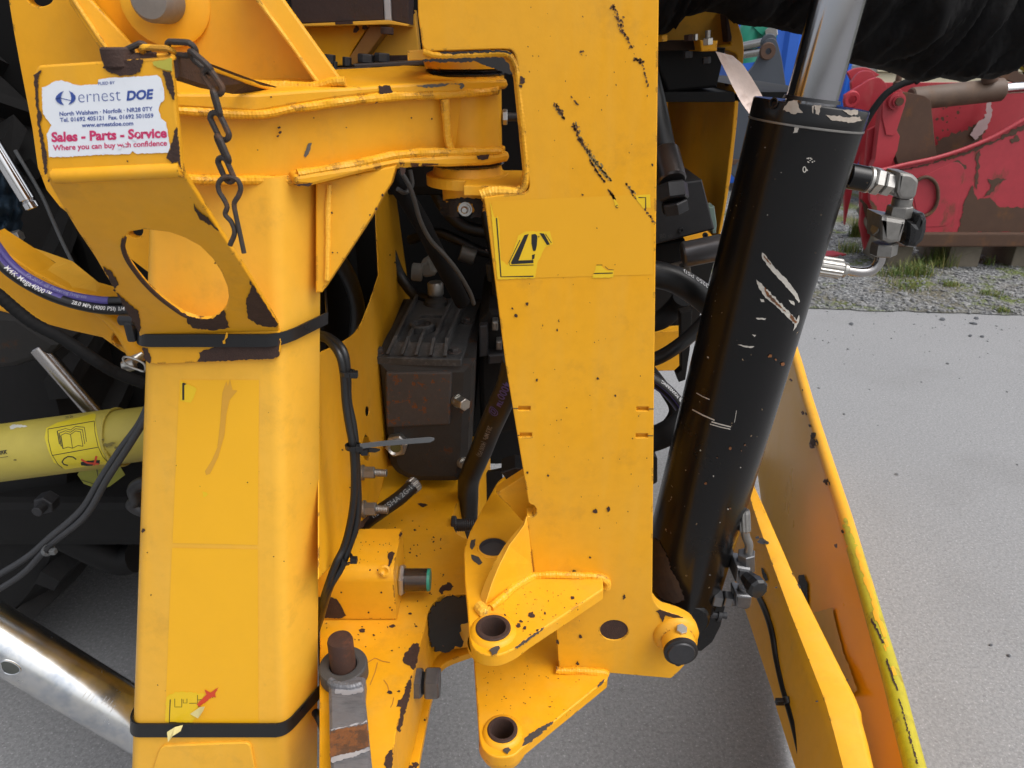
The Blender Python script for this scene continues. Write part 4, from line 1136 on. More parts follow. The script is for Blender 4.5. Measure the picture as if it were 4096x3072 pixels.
for x, y, r in ((2125, 2460, 16), (2290, 2390, 8), (2075, 2500, 10), (2100, 2512, 8), (2020, 2460, 5), (2180, 2452, 5), (2150, 2520, 5), (2085, 2485, 7)): pr.blob(ZB, x, y, r, .0008)
for _ in range(60): pr.blob(ZB, random.uniform(2000, 2330), random.uniform(2350, 2540), random.uniform(1, 3), .0008)
for _ in range(50): pr.blob(ZC, random.uniform(1930, 2330), random.uniform(2660, 2880), random.uniform(1, 3), .0008)
pr.poly(MP, [(2640, 2438), (2690, 2455), (2735, 2470), (2720, 2480), (2690, 2470), (2662, 2462), (2650, 2490), (2635, 2455), (2622, 2445)], .0009, 2)
pr.build('paint_chip', RUST, ms)
pr = Print()
pr.poly(ZB, [(1885, 2160), (1902, 2155), (1898, 2185), (1888, 2200), (1880, 2190)], .0008, 2)
pr.poly(ZB, [(1884, 2218), (1915, 2228), (1930, 2250), (1915, 2260), (1890, 2240)], .0008, 2)
pr.poly(ZB, [(1955, 2600), (1985, 2580), (2000, 2590), (1990, 2612), (1970, 2622)], .0025, 3)
pr.poly(ZB, [(2060, 2590), (2120, 2546), (2180, 2508), (2170, 2522), (2118, 2560), (2070, 2595)], .0008, 3)
pr.poly(ZC, [(2090, 2985), (2100, 2950), (2150, 2915), (2215, 2885), (2212, 2893), (2130, 2965)], .0008, 4)
pr.poly(ZC, [(2390, 2740), (2420, 2715), (2410, 2735), (2392, 2752)], .0008, 2)
pr.poly(ZC, [(2010, 3000), (2030, 2985), (2045, 3000), (2030, 3018)], .0025, 3)
pr.build('bare_chip', plain('slate_chip', (.055, .048, .042), .6, var=.5, scale=100), ms)

# ================================================================== HYDRAULIC CYLINDER
CP0, CP1 = onY(3221, 494, .905), onY(2705, 2380, .905)
CR = .0655
cax = (CP1 - CP0).normalized()
hc = thing('hydraulic_cylinder', 'big black hydraulic cylinder with polished rod standing right of the tall plate', 'hydraulic cylinder', CP1)
L = (CP1 - CP0).length
CYL = Cyl(CP0, CP1, CR)
link('barrel', M(lathe(CP0, cax, [(.0005, CR * .5), (.0005, CR), (L - .006, CR), (L, CR * .97), (L + .004, CR * .5)], 72), True), BLKP, hc)
link('gland', M(lathe(CP0, -cax, [(-.007, CR * .97), (-.0009, CR * .985), (-.0009, CR * 1.012), (.021, CR * 1.012), (.0225, CR * .995), (.0225, CR * .3)], 72), True), BLKP, hc)
rr = px2m(CP0, 98)
link('rod', M(rod(CP0, CP0 - cax * .42, rr, segs=48), True), RODC, hc)
link('collar_edge', M(lathe(CP0, -cax, [(-.0022, CR), (-.0016, CR * 1.022), (.0002, CR * 1.022), (.0006, CR * 1.01)], 72), True), STEELD, hc)
link('wiper_ring', M(lathe(CP0, -cax, [(.025, rr * 1.12), (.029, rr * 1.08), (.029, rr * .99)], 48), True), PLAS, hc)
link('base_ring', M(lathe(CP0, cax, [(L - .004, CR * .96), (L + .006, CR * .9), (L + .012, CR * .6)], 48), True), BLKP, hc)
eb = onY(2760, 2450, .90)
link('base_eye', M(loft([[eb + V((x * s, y, z)) for x, y in ((-.055, -.03), (.045, -.03), (.045, .035), (-.055, .035))] for s, z in ((1.0, .05), (.95, .0), (.75, -.035), (.4, -.055))])), BLKP, hc)
link('eye_tube', M(rod(onY(2755, 2490, .84), onY(2755, 2490, .84) + V((0, .12, 0)), .034), True), BLKP, hc)
q = onY(2838, 2452, .875)
link('grease_nipple', M(lathe(q, (1, 0, -.2), [(0, .008), (.012, .008), (.012, .011), (.018, .011), (.020, .005), (.028, .006), (.03, 0)], 14), True), BOLTD, hc)
# marks on the barrel
pr = Print()
for pts, j in (([(3048, 1010), (3062, 1020), (3090, 1060), (3140, 1110), (3190, 1175), (3200, 1205), (3195, 1212), (3170, 1175), (3120, 1120), (3075, 1070), (3050, 1035)], 2),
               ([(3025, 1118), (3040, 1130), (3058, 1148), (3075, 1165), (3110, 1200), (3150, 1240), (3180, 1270), (3195, 1290), (3185, 1300), (3150, 1270), (3100, 1220), (3062, 1192), (3040, 1160), (3028, 1135)], 3),
               ([(3180, 1290), (3196, 1260), (3198, 1275), (3188, 1300), (3172, 1325)], 2), ([(3023, 1272), (3065, 1272), (3060, 1280), (3030, 1278)], 2), ([(2950, 1379), (3018, 1385), (3010, 1391), (2985, 1390)], 2),
               ([(3040, 1195), (3055, 1198), (3058, 1208), (3045, 1208)], 1), ([(3155, 1200), (3175, 1205), (3178, 1222), (3165, 1215)], 2), ([(3008, 1338), (3025, 1340), (3018, 1348)], 1),
               ([(3185, 470), (3205, 450), (3200, 500), (3190, 530), (3172, 532)], 3)):
    pr.poly(CYL, pts, .0006, j)
pr.line(CYL, [(2786, 1572), (2810, 1586), (2838, 1598)], 3.5); pr.line(CYL, [(2769, 1638), (2810, 1660), (2858, 1681)], 5)
pr.line(CYL, [(2846, 1687), (2880, 1697), (2924, 1708)], 5); pr.line(CYL, [(2840, 1696), (2880, 1708), (2922, 1717)], 4); pr.line(CYL, [(2938, 1690), (2946, 1642)], 2)
for x, y, r in ((2802, 1802, 3.5), (2962, 1870, 2.5), (2854, 1905, 3), (2832, 1430, 4), (3228, 680, 4), (2912, 2036, 3), (2880, 2090, 2), (3070, 860, 2.5), (2840, 2300, 2), (3060, 590, 2), (3125, 690, 2)): pr.blob(CYL, x, y, r, .0008)
for _ in range(12): pr.blob(CYL, random.uniform(3228, 3260), random.uniform(632, 650), 3, .0008)
pr.line(CYL, ell(3218, 678, 6, 11, 12) + [(3224, 678)], 4)
pr.build('paint_scratch', BARE, hc)
pr = Print()
for pts in ([(3058, 1148), (3075, 1172), (3110, 1210), (3140, 1240), (3150, 1255), (3110, 1222), (3068, 1185)], [(3055, 1020), (3085, 1055), (3080, 1060), (3056, 1030)], [(3160, 1255), (3190, 1288), (3182, 1294), (3160, 1270)]): pr.poly(CYL, pts, .0010, 3)
for x, y, r in ((3080, 1425, 8), (3103, 1438, 5), (3130, 1456, 8), (2920, 1795, 7), (2980, 1780, 5), (2966, 1803, 3), (2868, 1831, 4), (2823, 1934, 6), (2920, 2034, 4)): pr.blob(CYL, x, y, r, .0010)
pr.build('rust_spot', RUSTL, hc)
pr = Print()
pr.poly(CYL, [(2612, 2150), (2640, 2170), (2670, 2230), (2685, 2280), (2715, 2330), (2740, 2400), (2700, 2415), (2640, 2390), (2611, 2350), (2609, 2250)], .0006, 4)
pr.build('worn_paint', plain('rubbed_brown', (.035, .018, .010), .7, var=.6, scale=60), hc)
GL = Cyl(CP0, CP1, CR * 1.015)
pr = Print()
for pts in ([(3155, 405), (3190, 400), (3195, 430), (3212, 450), (3170, 455), (3132, 440)], [(3258, 420), (3285, 420), (3275, 460), (3262, 455)], [(3300, 460), (3340, 462), (3400, 470), (3440, 466), (3448, 482), (3400, 490), (3330, 482)], [(3370, 440), (3432, 440), (3430, 458), (3400, 460)], [(3248, 425), (3258, 420), (3252, 455)]):
    pr.poly(GL, pts, .0006, 3)
pr.build('bare_metal', plain('bare_gland_metal', (.42, .36, .30), .45, .2, var=.3, scale=120), hc)
for x, y in ((3095, 412),):
    p = GL.hit(x, y, .0003); n = (p - CP0 - cax * (p - CP0).dot(cax)).normalized()
    link('pin_hole', M(lathe(p, n, [(0, .006), (.001, .006), (.001, .0045), (-.004, .004), (-.004, 0)], 16), True), PLAS, hc)

# ------------------------------------------------------------------ hose valve at the cylinder's top port
YV = .955
def seg(a, b, r, kind=rod, Y=YV, **k):
    p, q = onY(*a, Y), onY(*b, Y); return M(kind(p, q, px2m(p, r), **k), kind is rod)
hv = thing('hose_valve', 'zinc elbow, stop valve with black knob and hose tail at the cylinder top port', 'valve', onY(3500, 1090, YV))
link('port_boss', seg((3385, 702), (3465, 718), 50), BLKP, hv)
link('port_collar', seg((3460, 716), (3482, 720), 52), STEEL, hv)
link('nut', seg((3484, 720), (3518, 728), 55, hexnut, phase=.1), STEEL, hv)
link('nut', seg((3526, 730), (3562, 738), 48, hexnut, phase=.1), STEEL, hv)
link('sleeve', seg((3560, 737), (3596, 745), 38), STEEL, hv)
EL = YP(YV - .018)
link('elbow', M(slab(EL, [(3600, 690, 8), (3650, 694, 14), (3680, 722, 14), (3668, 780), (3655, 800, 12), (3600, 798, 10), (3586, 770)], .036, b=.004)), STEELD, hv)
link('sleeve', seg((3612, 788), (3602, 832), 38), STEELD, hv)
link('nut', seg((3602, 822), (3590, 872), 48, hexnut, phase=.5), STEELD, hv)
link('valve_body', M(slab(YP(YV - .02), [(3528, 862, 6), (3560, 868), (3600, 875), (3630, 880, 8), (3606, 970), (3560, 978), (3528, 965)], .044, b=.006)), STEELD, hv)
link('valve_cap', seg((3500, 905), (3545, 912), 36, hexnut), STEELD, hv)
link('valve_port', seg((3512, 908), (3550, 916), 20), BOLT, hv)
link('spindle', seg((3610, 912), (3650, 918), 18), BOLT, hv)
link('knob', M(slab(YP(YV - .02), [(3640, 888), (3664, 892), (3680, 858, 8), (3706, 854, 8), (3716, 880), (3714, 920), (3700, 965), (3665, 996, 10), (3628, 990, 8), (3638, 940)], .045, b=.008)), PLAS, hv)
link('nut', seg((3540, 970), (3532, 1020), 50, hexnut, phase=.4), STEELD, hv)
link('bent_pipe', M(tube([onY(x, y, YV) for x, y in ((3524, 1020), (3516, 1050), (3490, 1078), (3445, 1088), (3385, 1080))], px2m(onY(3500, 1050, YV), 20)), True), CHROMED, hv)
link('collar', seg((3385, 1080), (3366, 1076), 30), STEEL, hv)
def ferrule(p, q, r, n=16):
    vs, fs = [], []; p, q = V(p), V(q); u, v = frame(q - p); N = n * 4
    prof = [(0, .8), (.08, 1), (.85, 1), (1, .88)]
    for t, k in prof:
        for i in range(N):
            a = 2 * math.pi * i / N; rr_ = r * k * (1 - .09 * (i % 4 in (0, 1)))
            vs.append(p.lerp(q, t) + (u * math.cos(a) + v * math.sin(a)) * rr_)
    for k in range(3):
        for i in range(N): j = (i + 1) % N; fs.append((k * N + i, k * N + j, (k + 1) * N + j, (k + 1) * N + i))
    fs += [tuple(range(N)), tuple(range(3 * N, 4 * N))]
    return vs, fs
link('ferrule', M(ferrule(onY(3368, 1076, YV), onY(3262, 1060, YV), px2m(onY(3300, 1066, YV), 40))), STEEL, hv)

lv = thing('lower_hose_valve', 'dark zinc valve with bent hose tail at the cylinder foot, against the yellow guard', 'valve', onY(2960, 2440, .86))
def seg2(a, b, r, kind=rod, Y=.86, **k): return seg(a, b, r, kind, Y, **k)
link('nut', seg2((2845, 2390), (2882, 2395), 36, hexnut), BOLTH, lv)
link('nut', seg2((2890, 2393), (2922, 2398), 34, hexnut), BOLTH, lv)
link('sleeve', seg2((2920, 2398), (2950, 2400), 24), BOLTH, lv)
link('elbow', M(slab(YP(.845), [(2944, 2382, 6), (3010, 2388, 8), (3006, 2430, 14), (2985, 2440), (2944, 2432, 8)], .03, b=.003)), BOLTH, lv)
link('sleeve', seg2((2975, 2385), (2978, 2345), 26), BOLTH, lv)
link('valve_body', M(slab(YP(.842), [(2948, 2270, 8), (3005, 2280), (3018, 2340), (3000, 2350), (2960, 2345), (2942, 2330)], .036, b=.005)), BOLTH, lv)
link('nut', seg2((2986, 2275), (2986, 2210), 36, hexnut, phase=.2), BOLTH, lv)
link('bent_pipe', M(tube([onY(x, y, .86) for x, y in ((2990, 2225), (2996, 2180), (2985, 2150), (2978, 2120))], px2m(onY(2985, 2170, .86), 17)), True), STEELD, lv)
link('ferrule', M(ferrule(onY(2980, 2128, .86), onY(2976, 2040, .87), px2m(onY(2980, 2090, .86), 24), 10)), STEELD, lv)
link('knob', M(lathe(onY(3008, 2330, .83), (.25, -1, .1), [(-.02, .010), (0, .014), (.006, .016), (.016, .016), (.020, .013), (.021, 0)], 9)), PLAS, lv)

# ================================================================== GEARBOX
GB = 1.20
gb = thing('gearbox', 'rust-speckled dark cast gearbox with ribbed grey lid inside the frame', 'gearbox', onY(1690, 1940, GB))
link('body', M(slab(YP(GB), [(1505, 1450), (1512, 1500), (1536, 1735), (1548, 1857, 20), (1572, 1900, 30), (1650, 1938, 30), (1850, 1938, 30), (1882, 1826), (1900, 1450)], .36, b=.020)), CAST, gb)
link('front_panel', M(slab(YP(GB - .004), [(1540, 1490, 14), (1808, 1490, 14), (1800, 1700, 10), (1545, 1712, 10)], .01, b=.0035)), CASTP, gb)
zl = onY(1670, 1440, GB - .006).z
LP = ZP(zl); f = lambda x, y, o=0.0: LP.hit(x, y, o)
link('lid', M(slab(LP, [(1496, 1428, 6), (1845, 1438, 6), (1925, 1205), (1630, 1195)], .014, b=.002)), CASTL, gb)
hgt = .024
base = [f(1553, 1420), f(1782, 1428), f(1872, 1210), f(1660, 1204)]
HP_ = ZP(zl + hgt)
top = [HP_.hit(1584, 1366), HP_.hit(1788, 1374), HP_.hit(1864, 1196), HP_.hit(1672, 1190)]
link('lid_hood', M(loft([base, top])), CASTL, gb)
def rib(a0, a1, b1):
    w_ = V((.0028, 0, 0)); o = V((0, 0, .011)); o2 = V((0, -.009, .007))
    return loft([[a0 - w_, a0 + w_, a0 + w_ + o2, a0 - w_ + o2], [a1 - w_, a1 + w_, a1 + w_ + o, a1 - w_ + o], [b1 - w_, b1 + w_, b1 + w_ + o, b1 - w_ + o]])
for k in range(5):
    t = k / 4
    a0 = base[0].lerp(base[1], t); a1 = top[0].lerp(top[1], t); b1 = top[3].lerp(top[2], t)
    if k in (1, 2, 3): b1 = a1.lerp(b1, .42 if k == 1 else .30 if k == 2 else .9)
    link('rib', M(rib(a0, a1, b1)), CASTL, gb)
link('cross_rib', M(box(top[0].x + .03, top[1].x - .01, 0, .004, 0, .006, .001)), CASTL, gb).location = V((0, top[0].lerp(top[3], .5).y, zl + hgt)) - gb.location
c = HP_.hit(1690, 1318)
link('filler_ring', M(lathe(c, (0, 0, 1), [(-.002, .026), (.012, .024), (.014, .021), (.013, .017), (.004, .016), (.004, 0)], 28), True), CASTL, gb)
link('filler_plug', M(hexnut(c + V((0, 0, .004)), c + V((0, 0, .008)), .009)), CASTL, gb)
c = HP_.hit(1745, 1215)
link('breather_base', M(lathe(c, (0, 0, 1), [(0, .026), (.008, .024), (.014, .014), (.02, .014)], 20), True), CAST, gb)
link('breather', M(lathe(c + V((0, 0, .018)), (0, 0, 1), [(0, .013), (.004, .017), (.026, .017), (.03, .014), (.031, 0)], 20), True), STEELD, gb)
for x, y in ((1516, 1412), (1818, 1410), (1868, 1290)):
    c = f(x, y); link('lid_bolt', M(join(lathe(c, (0, 0, 1), [(0, .013), (.003, .013), (.003, 0)], 16), hexnut(c, c + V((0, 0, .010)), .009))), CASTP, gb)
for x, y, r in ((1834, 1605, 26), (1852, 1855, 22)):
    p = onY(x, y, GB - .002); s = px2m(p, r)
    link('side_bolt', M(join(lathe(p + V((0, .004, 0)), (.75, -1, .1), [(-.004, s * 1.15), (.004, s * 1.15), (.004, s)], 20), hexnut(p, p + V((.75, -1, .1)).normalized() * .024, s))), BOLT, gb)
p = onY(1590, 1775, GB - .004); s = px2m(p, 42)
link('sight_ring', M(join(hexnut(p + V((0, .006, 0)), p + V((.0, -.018, .004)), s * 1.1, .2), lathe(p, (0, -1, .2), [(.016, s * .85), (.026, s * .72), (.022, s * .5)], 24))), BOLT, gb)
link('sight_glass', M(lathe(p, (0, -1, .2), [(.020, s * .55), (.0225, s * .5), (.0225, 0)], 20), True), plain('olive_glass', (.10, .10, .04), .2, var=.2), gb)
pu = thing('gear_pump', 'black pump housing with square bolt heads between gearbox and tall plate', 'pump', onY(1980, 1700, 1.3))
link('housing', M(slab(YP(1.3), [(1915, 1290), (1955, 1240), (2040, 1240), (2110, 1450), (2110, 1720), (1925, 1760), (1915, 1500)], .3, b=.01)), DARK, pu)
link('flange', M(slab(YP(1.28), [(1916, 1305, 6), (1952, 1300, 6), (1952, 1425), (1916, 1430)], .02, b=.003)), BOLTD, pu)
link('flange', M(slab(YP(1.27), [(1952, 1420), (2080, 1410), (2085, 1450), (1952, 1458)], .03, b=.004)), BOLTD, pu)
for x, y in ((1980, 1306), (1996, 1384)): link('bolt_head', M(slab(YP(1.275), [(x - 12, y - 18, 4), (x + 12, y - 18, 4), (x + 12, y + 18, 4), (x - 12, y + 18, 4)], .025, b=.003)), STEELD, pu)

# ================================================================== BASE FRAME
FZ = .68
FP = ZP(FZ)
bf = thing('base_frame', 'yellow base plate and side wall round the gearbox, chipped along its cutout', 'base frame', (-.2, .95, .50))
fl = [(1545, 3200), (1570, 3072), (1583, 2933), (1640, 2742), (1679, 2581), (1700, 2511), (1709, 2463), (1727, 2415, 20), (1766, 2385, 30), (1864, 2374, 20), (1960, 2372), (1960, 2160), (1856, 2152), (1824, 2132, 16), (1803, 2080, 20), (1835, 2000), (1880, 1950), (1960, 1840), (1960, 1745), (1283, 1745), (1276, 3200)]
link('base_plate', M(slab_uv(FP, [FP.uv(FP.hit(*p)) for p in rnd(fl)], [], .12, .0015)), YELD, bf)
lf = [(1760, 2665, 30), (1800, 2640, 30), (1892, 2608, 30), (2000, 2590), (2000, 2480), (1600, 2480), (1560, 3200), (1650, 3200), (1674, 3060), (1705, 2894), (1722, 2807)]
LFP = ZP(.555)
link('lower_flange', M(slab_uv(LFP, [LFP.uv(LFP.hit(*p)) for p in rnd(lf)], [], .012, .0015)), YEL, bf)
pr = Print()
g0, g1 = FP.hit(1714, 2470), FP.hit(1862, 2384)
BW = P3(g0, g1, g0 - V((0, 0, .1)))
link('black_fill_plate', M(slab(BW, ragged([(1716, 2486), (1724, 2440), (1745, 2412), (1775, 2398), (1810, 2388), (1900, 2382), (1905, 2490), (1846, 2496), (1838, 2530), (1850, 2560), (1850, 2585), (1815, 2595), (1780, 2612), (1740, 2608), (1728, 2570), (1714, 2540)], 9, 11), .003, b=0)), plain('opening_black', (.010, .008, .005), .7, var=.4), bf)  # made-up black plate that fills the cutout opening
WX = XP(-.25)
link('side_wall', M(slab(WX, [(1277, 1416), (1290, 1405), (1370, 1369, 40), (1433, 1326, 60), (1481, 1205), (1515, 1100), (1505, 900), (1500, 640), (1560, 600), (1640, 1190), (1640, 1850), (1547, 1868, 10), (1525, 1960), (1504, 2025), (1433, 2118), (1363, 2221), (1276, 2316)], .0015, [ell(1470, 1645, 8, 20, 12), ell(1466, 1790, 16, 50, 16)], .0015)), YEL, bf)
pass  # link('weld_bead', M(bead([WX.hit(x, y, .001) for x, y in ((1292, 1420), (1290, 1600), (1288, 1800), (1286, 2000), (1284, 2180))], .004)), YEL, bf)
pr = Print()
pr.poly(WX, [(1430, 2100), (1470, 2060), (1478, 2070), (1450, 2110), (1425, 2122)], .0006, 2)
for x, y in ((1370, 1800), (1420, 1700), (1400, 1950), (1580, 1050), (1560, 1020)): pr.blob(WX, x, y, 4, .0006)
pr.build('paint_chip', RUST, bf)
# bolts through the side wall
for x, y, r in ((1446, 1890, 25), (1452, 2036, 28)):
    p = WX.hit(x, y, .001); s = px2m(p, r)
    link('wall_bolt', M(join(lathe(p, (1, 0, 0), [(0, s * 1.25), (.004, s * 1.25), (.004, 0)], 24), hexnut(p, p + V((.022, 0, 0)), s), thread(p + V((.02, 0, 0)), p + V((.042, -.002, 0)), s * .62, 8))), STEELD, bf)
# marks on the base plate
pr = Print()
for pts in ([(1640, 2590), (1655, 2572), (1676, 2575), (1678, 2605), (1670, 2650), (1655, 2680), (1630, 2660), (1612, 2645), (1620, 2610)], [(1625, 2735), (1648, 2700), (1640, 2780), (1615, 2870), (1600, 2930), (1588, 2920), (1600, 2860), (1605, 2828), (1585, 2828), (1592, 2800), (1610, 2790)],
            [(1535, 3060), (1540, 3030), (1560, 3000), (1572, 2990), (1568, 3072), (1548, 3080)], [(1755, 2365), (1770, 2340), (1800, 2330), (1815, 2345), (1805, 2360), (1780, 2362), (1765, 2378)]):
    pr.poly(FP, pts, .0008, 4)
for x, y, r in ((1558, 2768, 8), (1570, 2505, 9), (1448, 2522, 9), (1640, 2455, 5), (1665, 2505, 4), (1595, 2765, 5), (1690, 2020, 12), (1495, 2540, 4), (1660, 2120, 4), (1640, 2210, 4)): pr.blob(FP, x, y, r, .0008, 1.5)
for _ in range(110): pr.blob(FP, random.uniform(1300, 1790), random.uniform(2080, 2620), random.uniform(1, 3.2), .0008, random.uniform(1, 2), random.uniform(0, 3))
for x, y, r in ((1660, 3060, 14), (1640, 3070, 12), (1700, 2480 + 400, 5)): pr.blob(LFP, x, y, r, .0008)
pr.build('rust_patch', RUST, bf)
pr = Print()
for l in ([(1470, 2650), (1500, 2632), (1530, 2645), (1560, 2650)], [(1535, 2720), (1550, 2740), (1556, 2765)], [(1480, 2740), (1500, 2690), (1510, 2650)], [(1575, 2790), (1570, 2815), (1562, 2830)]): pr.line(FP, l, 3.5, .0006)
pr.build('rust_run', plain('rust_stain', (.42, .16, .02), .6, var=.3), bf)
# sensor bracket box
zt_ = FZ + .098; x0, x1, ya, yb = -.33, -.181, .846, .950
prof = [(yb, FZ + .001), (yb, zt_)] + [(ya + .022 + .022 * math.cos(R(90 + 15 * k)), zt_ - .022 + .022 * math.sin(R(90 + 15 * k))) for k in range(7)] + [(ya, FZ + .003)]
bx = thing('sensor_bracket', 'small bent yellow cover box on the base plate with the green sensor in its side', 'cover box', ((x0 + x1) / 2, ya, FZ))
g = loft([[V((x, y, z)) for y, z in prof] for x in (x0, x1 - .008, x1 - .002, x1)])
link('cover', M(g, True, 30), YEL, bx)
pr = Print(); fy = YP(ya - .0002); tz = ZP(zt_ + .0002); sx = XP(x1 + .0004)
pr.poly(fy, [(1270, 2390), (1310, 2385), (1345, 2395), (1368, 2430), (1385, 2462), (1360, 2474), (1275, 2470)], .0008, 2)
pr.poly(tz, [(1595, 2140), (1604, 2126), (1610, 2136), (1600, 2150)], .0008, 1)
pr.poly(tz, [(1552, 2215), (1568, 2205), (1580, 2212), (1572, 2235), (1560, 2262), (1552, 2272), (1556, 2240), (1550, 2225)], .0008, 2)
for x, y in ((1365, 2370), (1525, 2370), (1560, 2430), (1568, 2440), (1475, 2450), (1510, 2280), (1480, 2280)): pr.blob(fy, x, y, 4, .0008)
for _ in range(22): pr.blob(tz, random.uniform(1430, 1570), random.uniform(2140, 2260), random.uniform(1, 2.6), .0008)
pr.build('paint_chip', RUST, bx)
p = onY(1538, 2284, ya + .004)
link('rivet_hole', M(lathe(p, (.1, -1, .6), [(-.003, .009), (.001, .009), (.002, .006), (.0005, .0035), (-.002, .0)], 18), True), YELD, bx)
sn = thing('proximity_sensor', 'threaded metal sensor with a flat green end pointing right from the cover box', 'sensor', (-.16, .895, .70))
sc_ = V((x1, .892, .7215)); s = .0188
link('lock_nut', M(hexnut(sc_ + V((.0005, 0, 0)), sc_ + V((.0085, 0, 0)), s * 1.42, .4)), BOLT, sn)
link('threaded_body', M(thread(sc_ + V((.008, 0, 0)), sc_ + V((.046, 0, 0)), s, 22)), CHROMED, sn)
link('sensing_face', M(lathe(sc_ + V((.0455, 0, 0)), (1, 0, 0), [(0, s * .97), (.004, s * .95), (.0045, s * .9), (.0045, 0)], 28), True), TEAL, sn)
# adjusting bolt
p = onY(1640, 2732, .757); s = px2m(p, 64)
ab = thing('adjusting_bolt', 'black hex bolt with lock nut screwed into the base plate edge', 'bolt', p - V((0, 0, s)))
link('lock_nut', M(hexnut(p, onY(1690, 2732, .757), s, .25)), BOLTH, ab)
link('thread', M(thread(onY(1686, 2732, .757), onY(1705, 2732, .757), s * .68, 5)), BOLTD, ab)
link('bolt_head', M(hexnut(onY(1702, 2732, .757), onY(1760, 2732, .757), s * 1.03, .25)), BOLTH, ab)
p = onY(1815, 2100, 1.1)
single('stop_bolt', M(join(thread(p, onY(1930, 2100, 1.1), px2m(p, 26), 14), hexnut(onY(1806, 2098, 1.1), onY(1826, 2098, 1.1), px2m(p, 38)))), BOLTD, 'black threaded bolt in the dark slot behind the upper lug', 'bolt')
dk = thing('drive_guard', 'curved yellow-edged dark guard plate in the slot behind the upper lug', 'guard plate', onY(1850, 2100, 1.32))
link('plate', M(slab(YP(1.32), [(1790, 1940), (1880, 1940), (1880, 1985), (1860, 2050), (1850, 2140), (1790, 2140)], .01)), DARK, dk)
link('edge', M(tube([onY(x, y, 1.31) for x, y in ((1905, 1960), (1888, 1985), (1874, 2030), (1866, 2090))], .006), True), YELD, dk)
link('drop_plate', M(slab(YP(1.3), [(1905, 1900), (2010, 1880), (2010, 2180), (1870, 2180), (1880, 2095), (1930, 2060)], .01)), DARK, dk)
# pin and forged link
q = ZP(FZ + .026).hit(1372, 2655); pr_ = px2m(ZP(FZ + .03).hit(1372, 2690), 51)
fk = thing('forged_link', 'grey forged steel link arm with round eye and rust band on the base plate', 'link arm', (q.x, q.y, FZ))
ZE = ZP(FZ + .026)
link('eye', M(slab_uv(ZE, circ_uv(ZE, q, px2m(q, 96), 40), [circ_uv(ZE, q, pr_ * 1.06, 32)], .022, .003)), plain('dark_forged_eye', (.055, .052, .05), .6, var=.35, scale=60), fk)
st = [(2708, 1312, 1462, .0255, .022), (2760, 1314, 1457, .027, .024), (2830, 1316, 1464, .033, .028), (2920, 1317, 1472, .027, .026), (3000, 1320, 1480, .030, .028), (3140, 1324, 1498, .026, .026)]
L_ = []
for y, l, r, h, th in st:
    pl = ZP(FZ + h); a, b = pl.hit(l, y), pl.hit(r, y); dn = V((0, 0, -th)); e = V((.004, 0, 0)); d3 = V((0, 0, -.004))
    L_.append([a + e, b - e, b + d3, b + dn, a + dn, a + d3])
link('arm', M(loft(L_), True, 35), FORGE, fk)
link('weld_bead', M(bead([ZP(FZ + .027).hit(x, y) for x, y in ((1322, 2725), (1345, 2742), (1400, 2748), (1445, 2735))], .006)), FORGE, fk)
pr = Print()
class Surf:
    def hit(s, x, y, off=0):
        h = .033
        for (y0, _, _, h0, _), (y1, _, _, h1, _) in zip(st, st[1:]):
            if y0 <= y <= y1: h = h0 + (h1 - h0) * (y - y0) / (y1 - y0)
        return ZP(FZ + h + off + .0006).hit(x, y)
sf = Surf()
gpts = [(1320, 2928), (1360, 2915), (1420, 2905), (1470, 2895), (1474, 2940), (1476, 2985), (1440, 3000), (1400, 3010), (1350, 3022), (1322, 3030), (1319, 2980)]
pr.poly(sf, gpts, .0003, 3); pr.build('rust_band', RUSTL, fk)
pr = Print()
for pts in ([(1325, 3030), (1380, 3012), (1440, 3002), (1478, 2988), (1480, 3000), (1430, 3020), (1370, 3040), (1328, 3052)], [(1320, 2920), (1380, 2905), (1440, 2892), (1468, 2880), (1468, 2890), (1420, 2900), (1360, 2914)], [(1335, 2745), (1420, 2750), (1448, 2735), (1452, 2765), (1400, 2780), (1340, 2775)]): pr.poly(sf, pts, .0002, 4)
pr.build('bright_rub', plain('bright_rub', (.36, .36, .38), .4, .3, var=.3, scale=80), fk)
pn = single('pivot_pin', M(lathe((q.x, q.y, FZ + .002), (0, .02, 1), [(0, pr_), (.066, pr_), (.070, pr_ * .92), (.071, 0)], 36), True), PINR, 'short rusty round pin standing up through the eye of the forged link', 'pin')

# ------------------------------------------------------------------ cables along the post and their ties
def cable(name, pts, r, label, m=RUB, cat='cable', group=None):
    return single(name, M(tube([onY(*p) for p in pts], px2m(onY(*pts[len(pts) // 2]), r), 12), True, 60), m, label, cat, group)
ca = [(1270, 1335, .84), (1320, 1350, .82), (1372, 1400, .80), (1388, 1480, .795), (1392, 1600, .79), (1412, 1700, .785), (1422, 1790, .78), (1428, 1900, .78), (1432, 2000, .78), (1425, 2100, .775), (1395, 2190, .77), (1365, 2270, .76), (1322, 2345, .755), (1298, 2420, .78), (1278, 2490, .815), (1248, 2570, .865)]
cable('cable', ca, 15, 'black cable on the right of the pair running down beside the post')
cb = [(1272, 1345, .835), (1312, 1362, .815), (1355, 1415, .795), (1374, 1490, .79), (1382, 1600, .785), (1396, 1700, .78), (1412, 1790, .775), (1418, 1900, .772), (1415, 2000, .772), (1400, 2100, .77), (1375, 2190, .765), (1345, 2250, .755), (1315, 2330, .752), (1292, 2400, .775), (1274, 2460, .81), (1245, 2540, .86)]
cable('cable', cb, 15, 'black cable on the left of the pair running down beside the post')
cable('cable', [(1262, 2850, .72), (1280, 2880, .705), (1298, 2930, .70), (1312, 3000, .695), (1316, 3060, .69), (1318, 3150, .69)], 17, 'short black cable at the foot of the post below the lower strap')
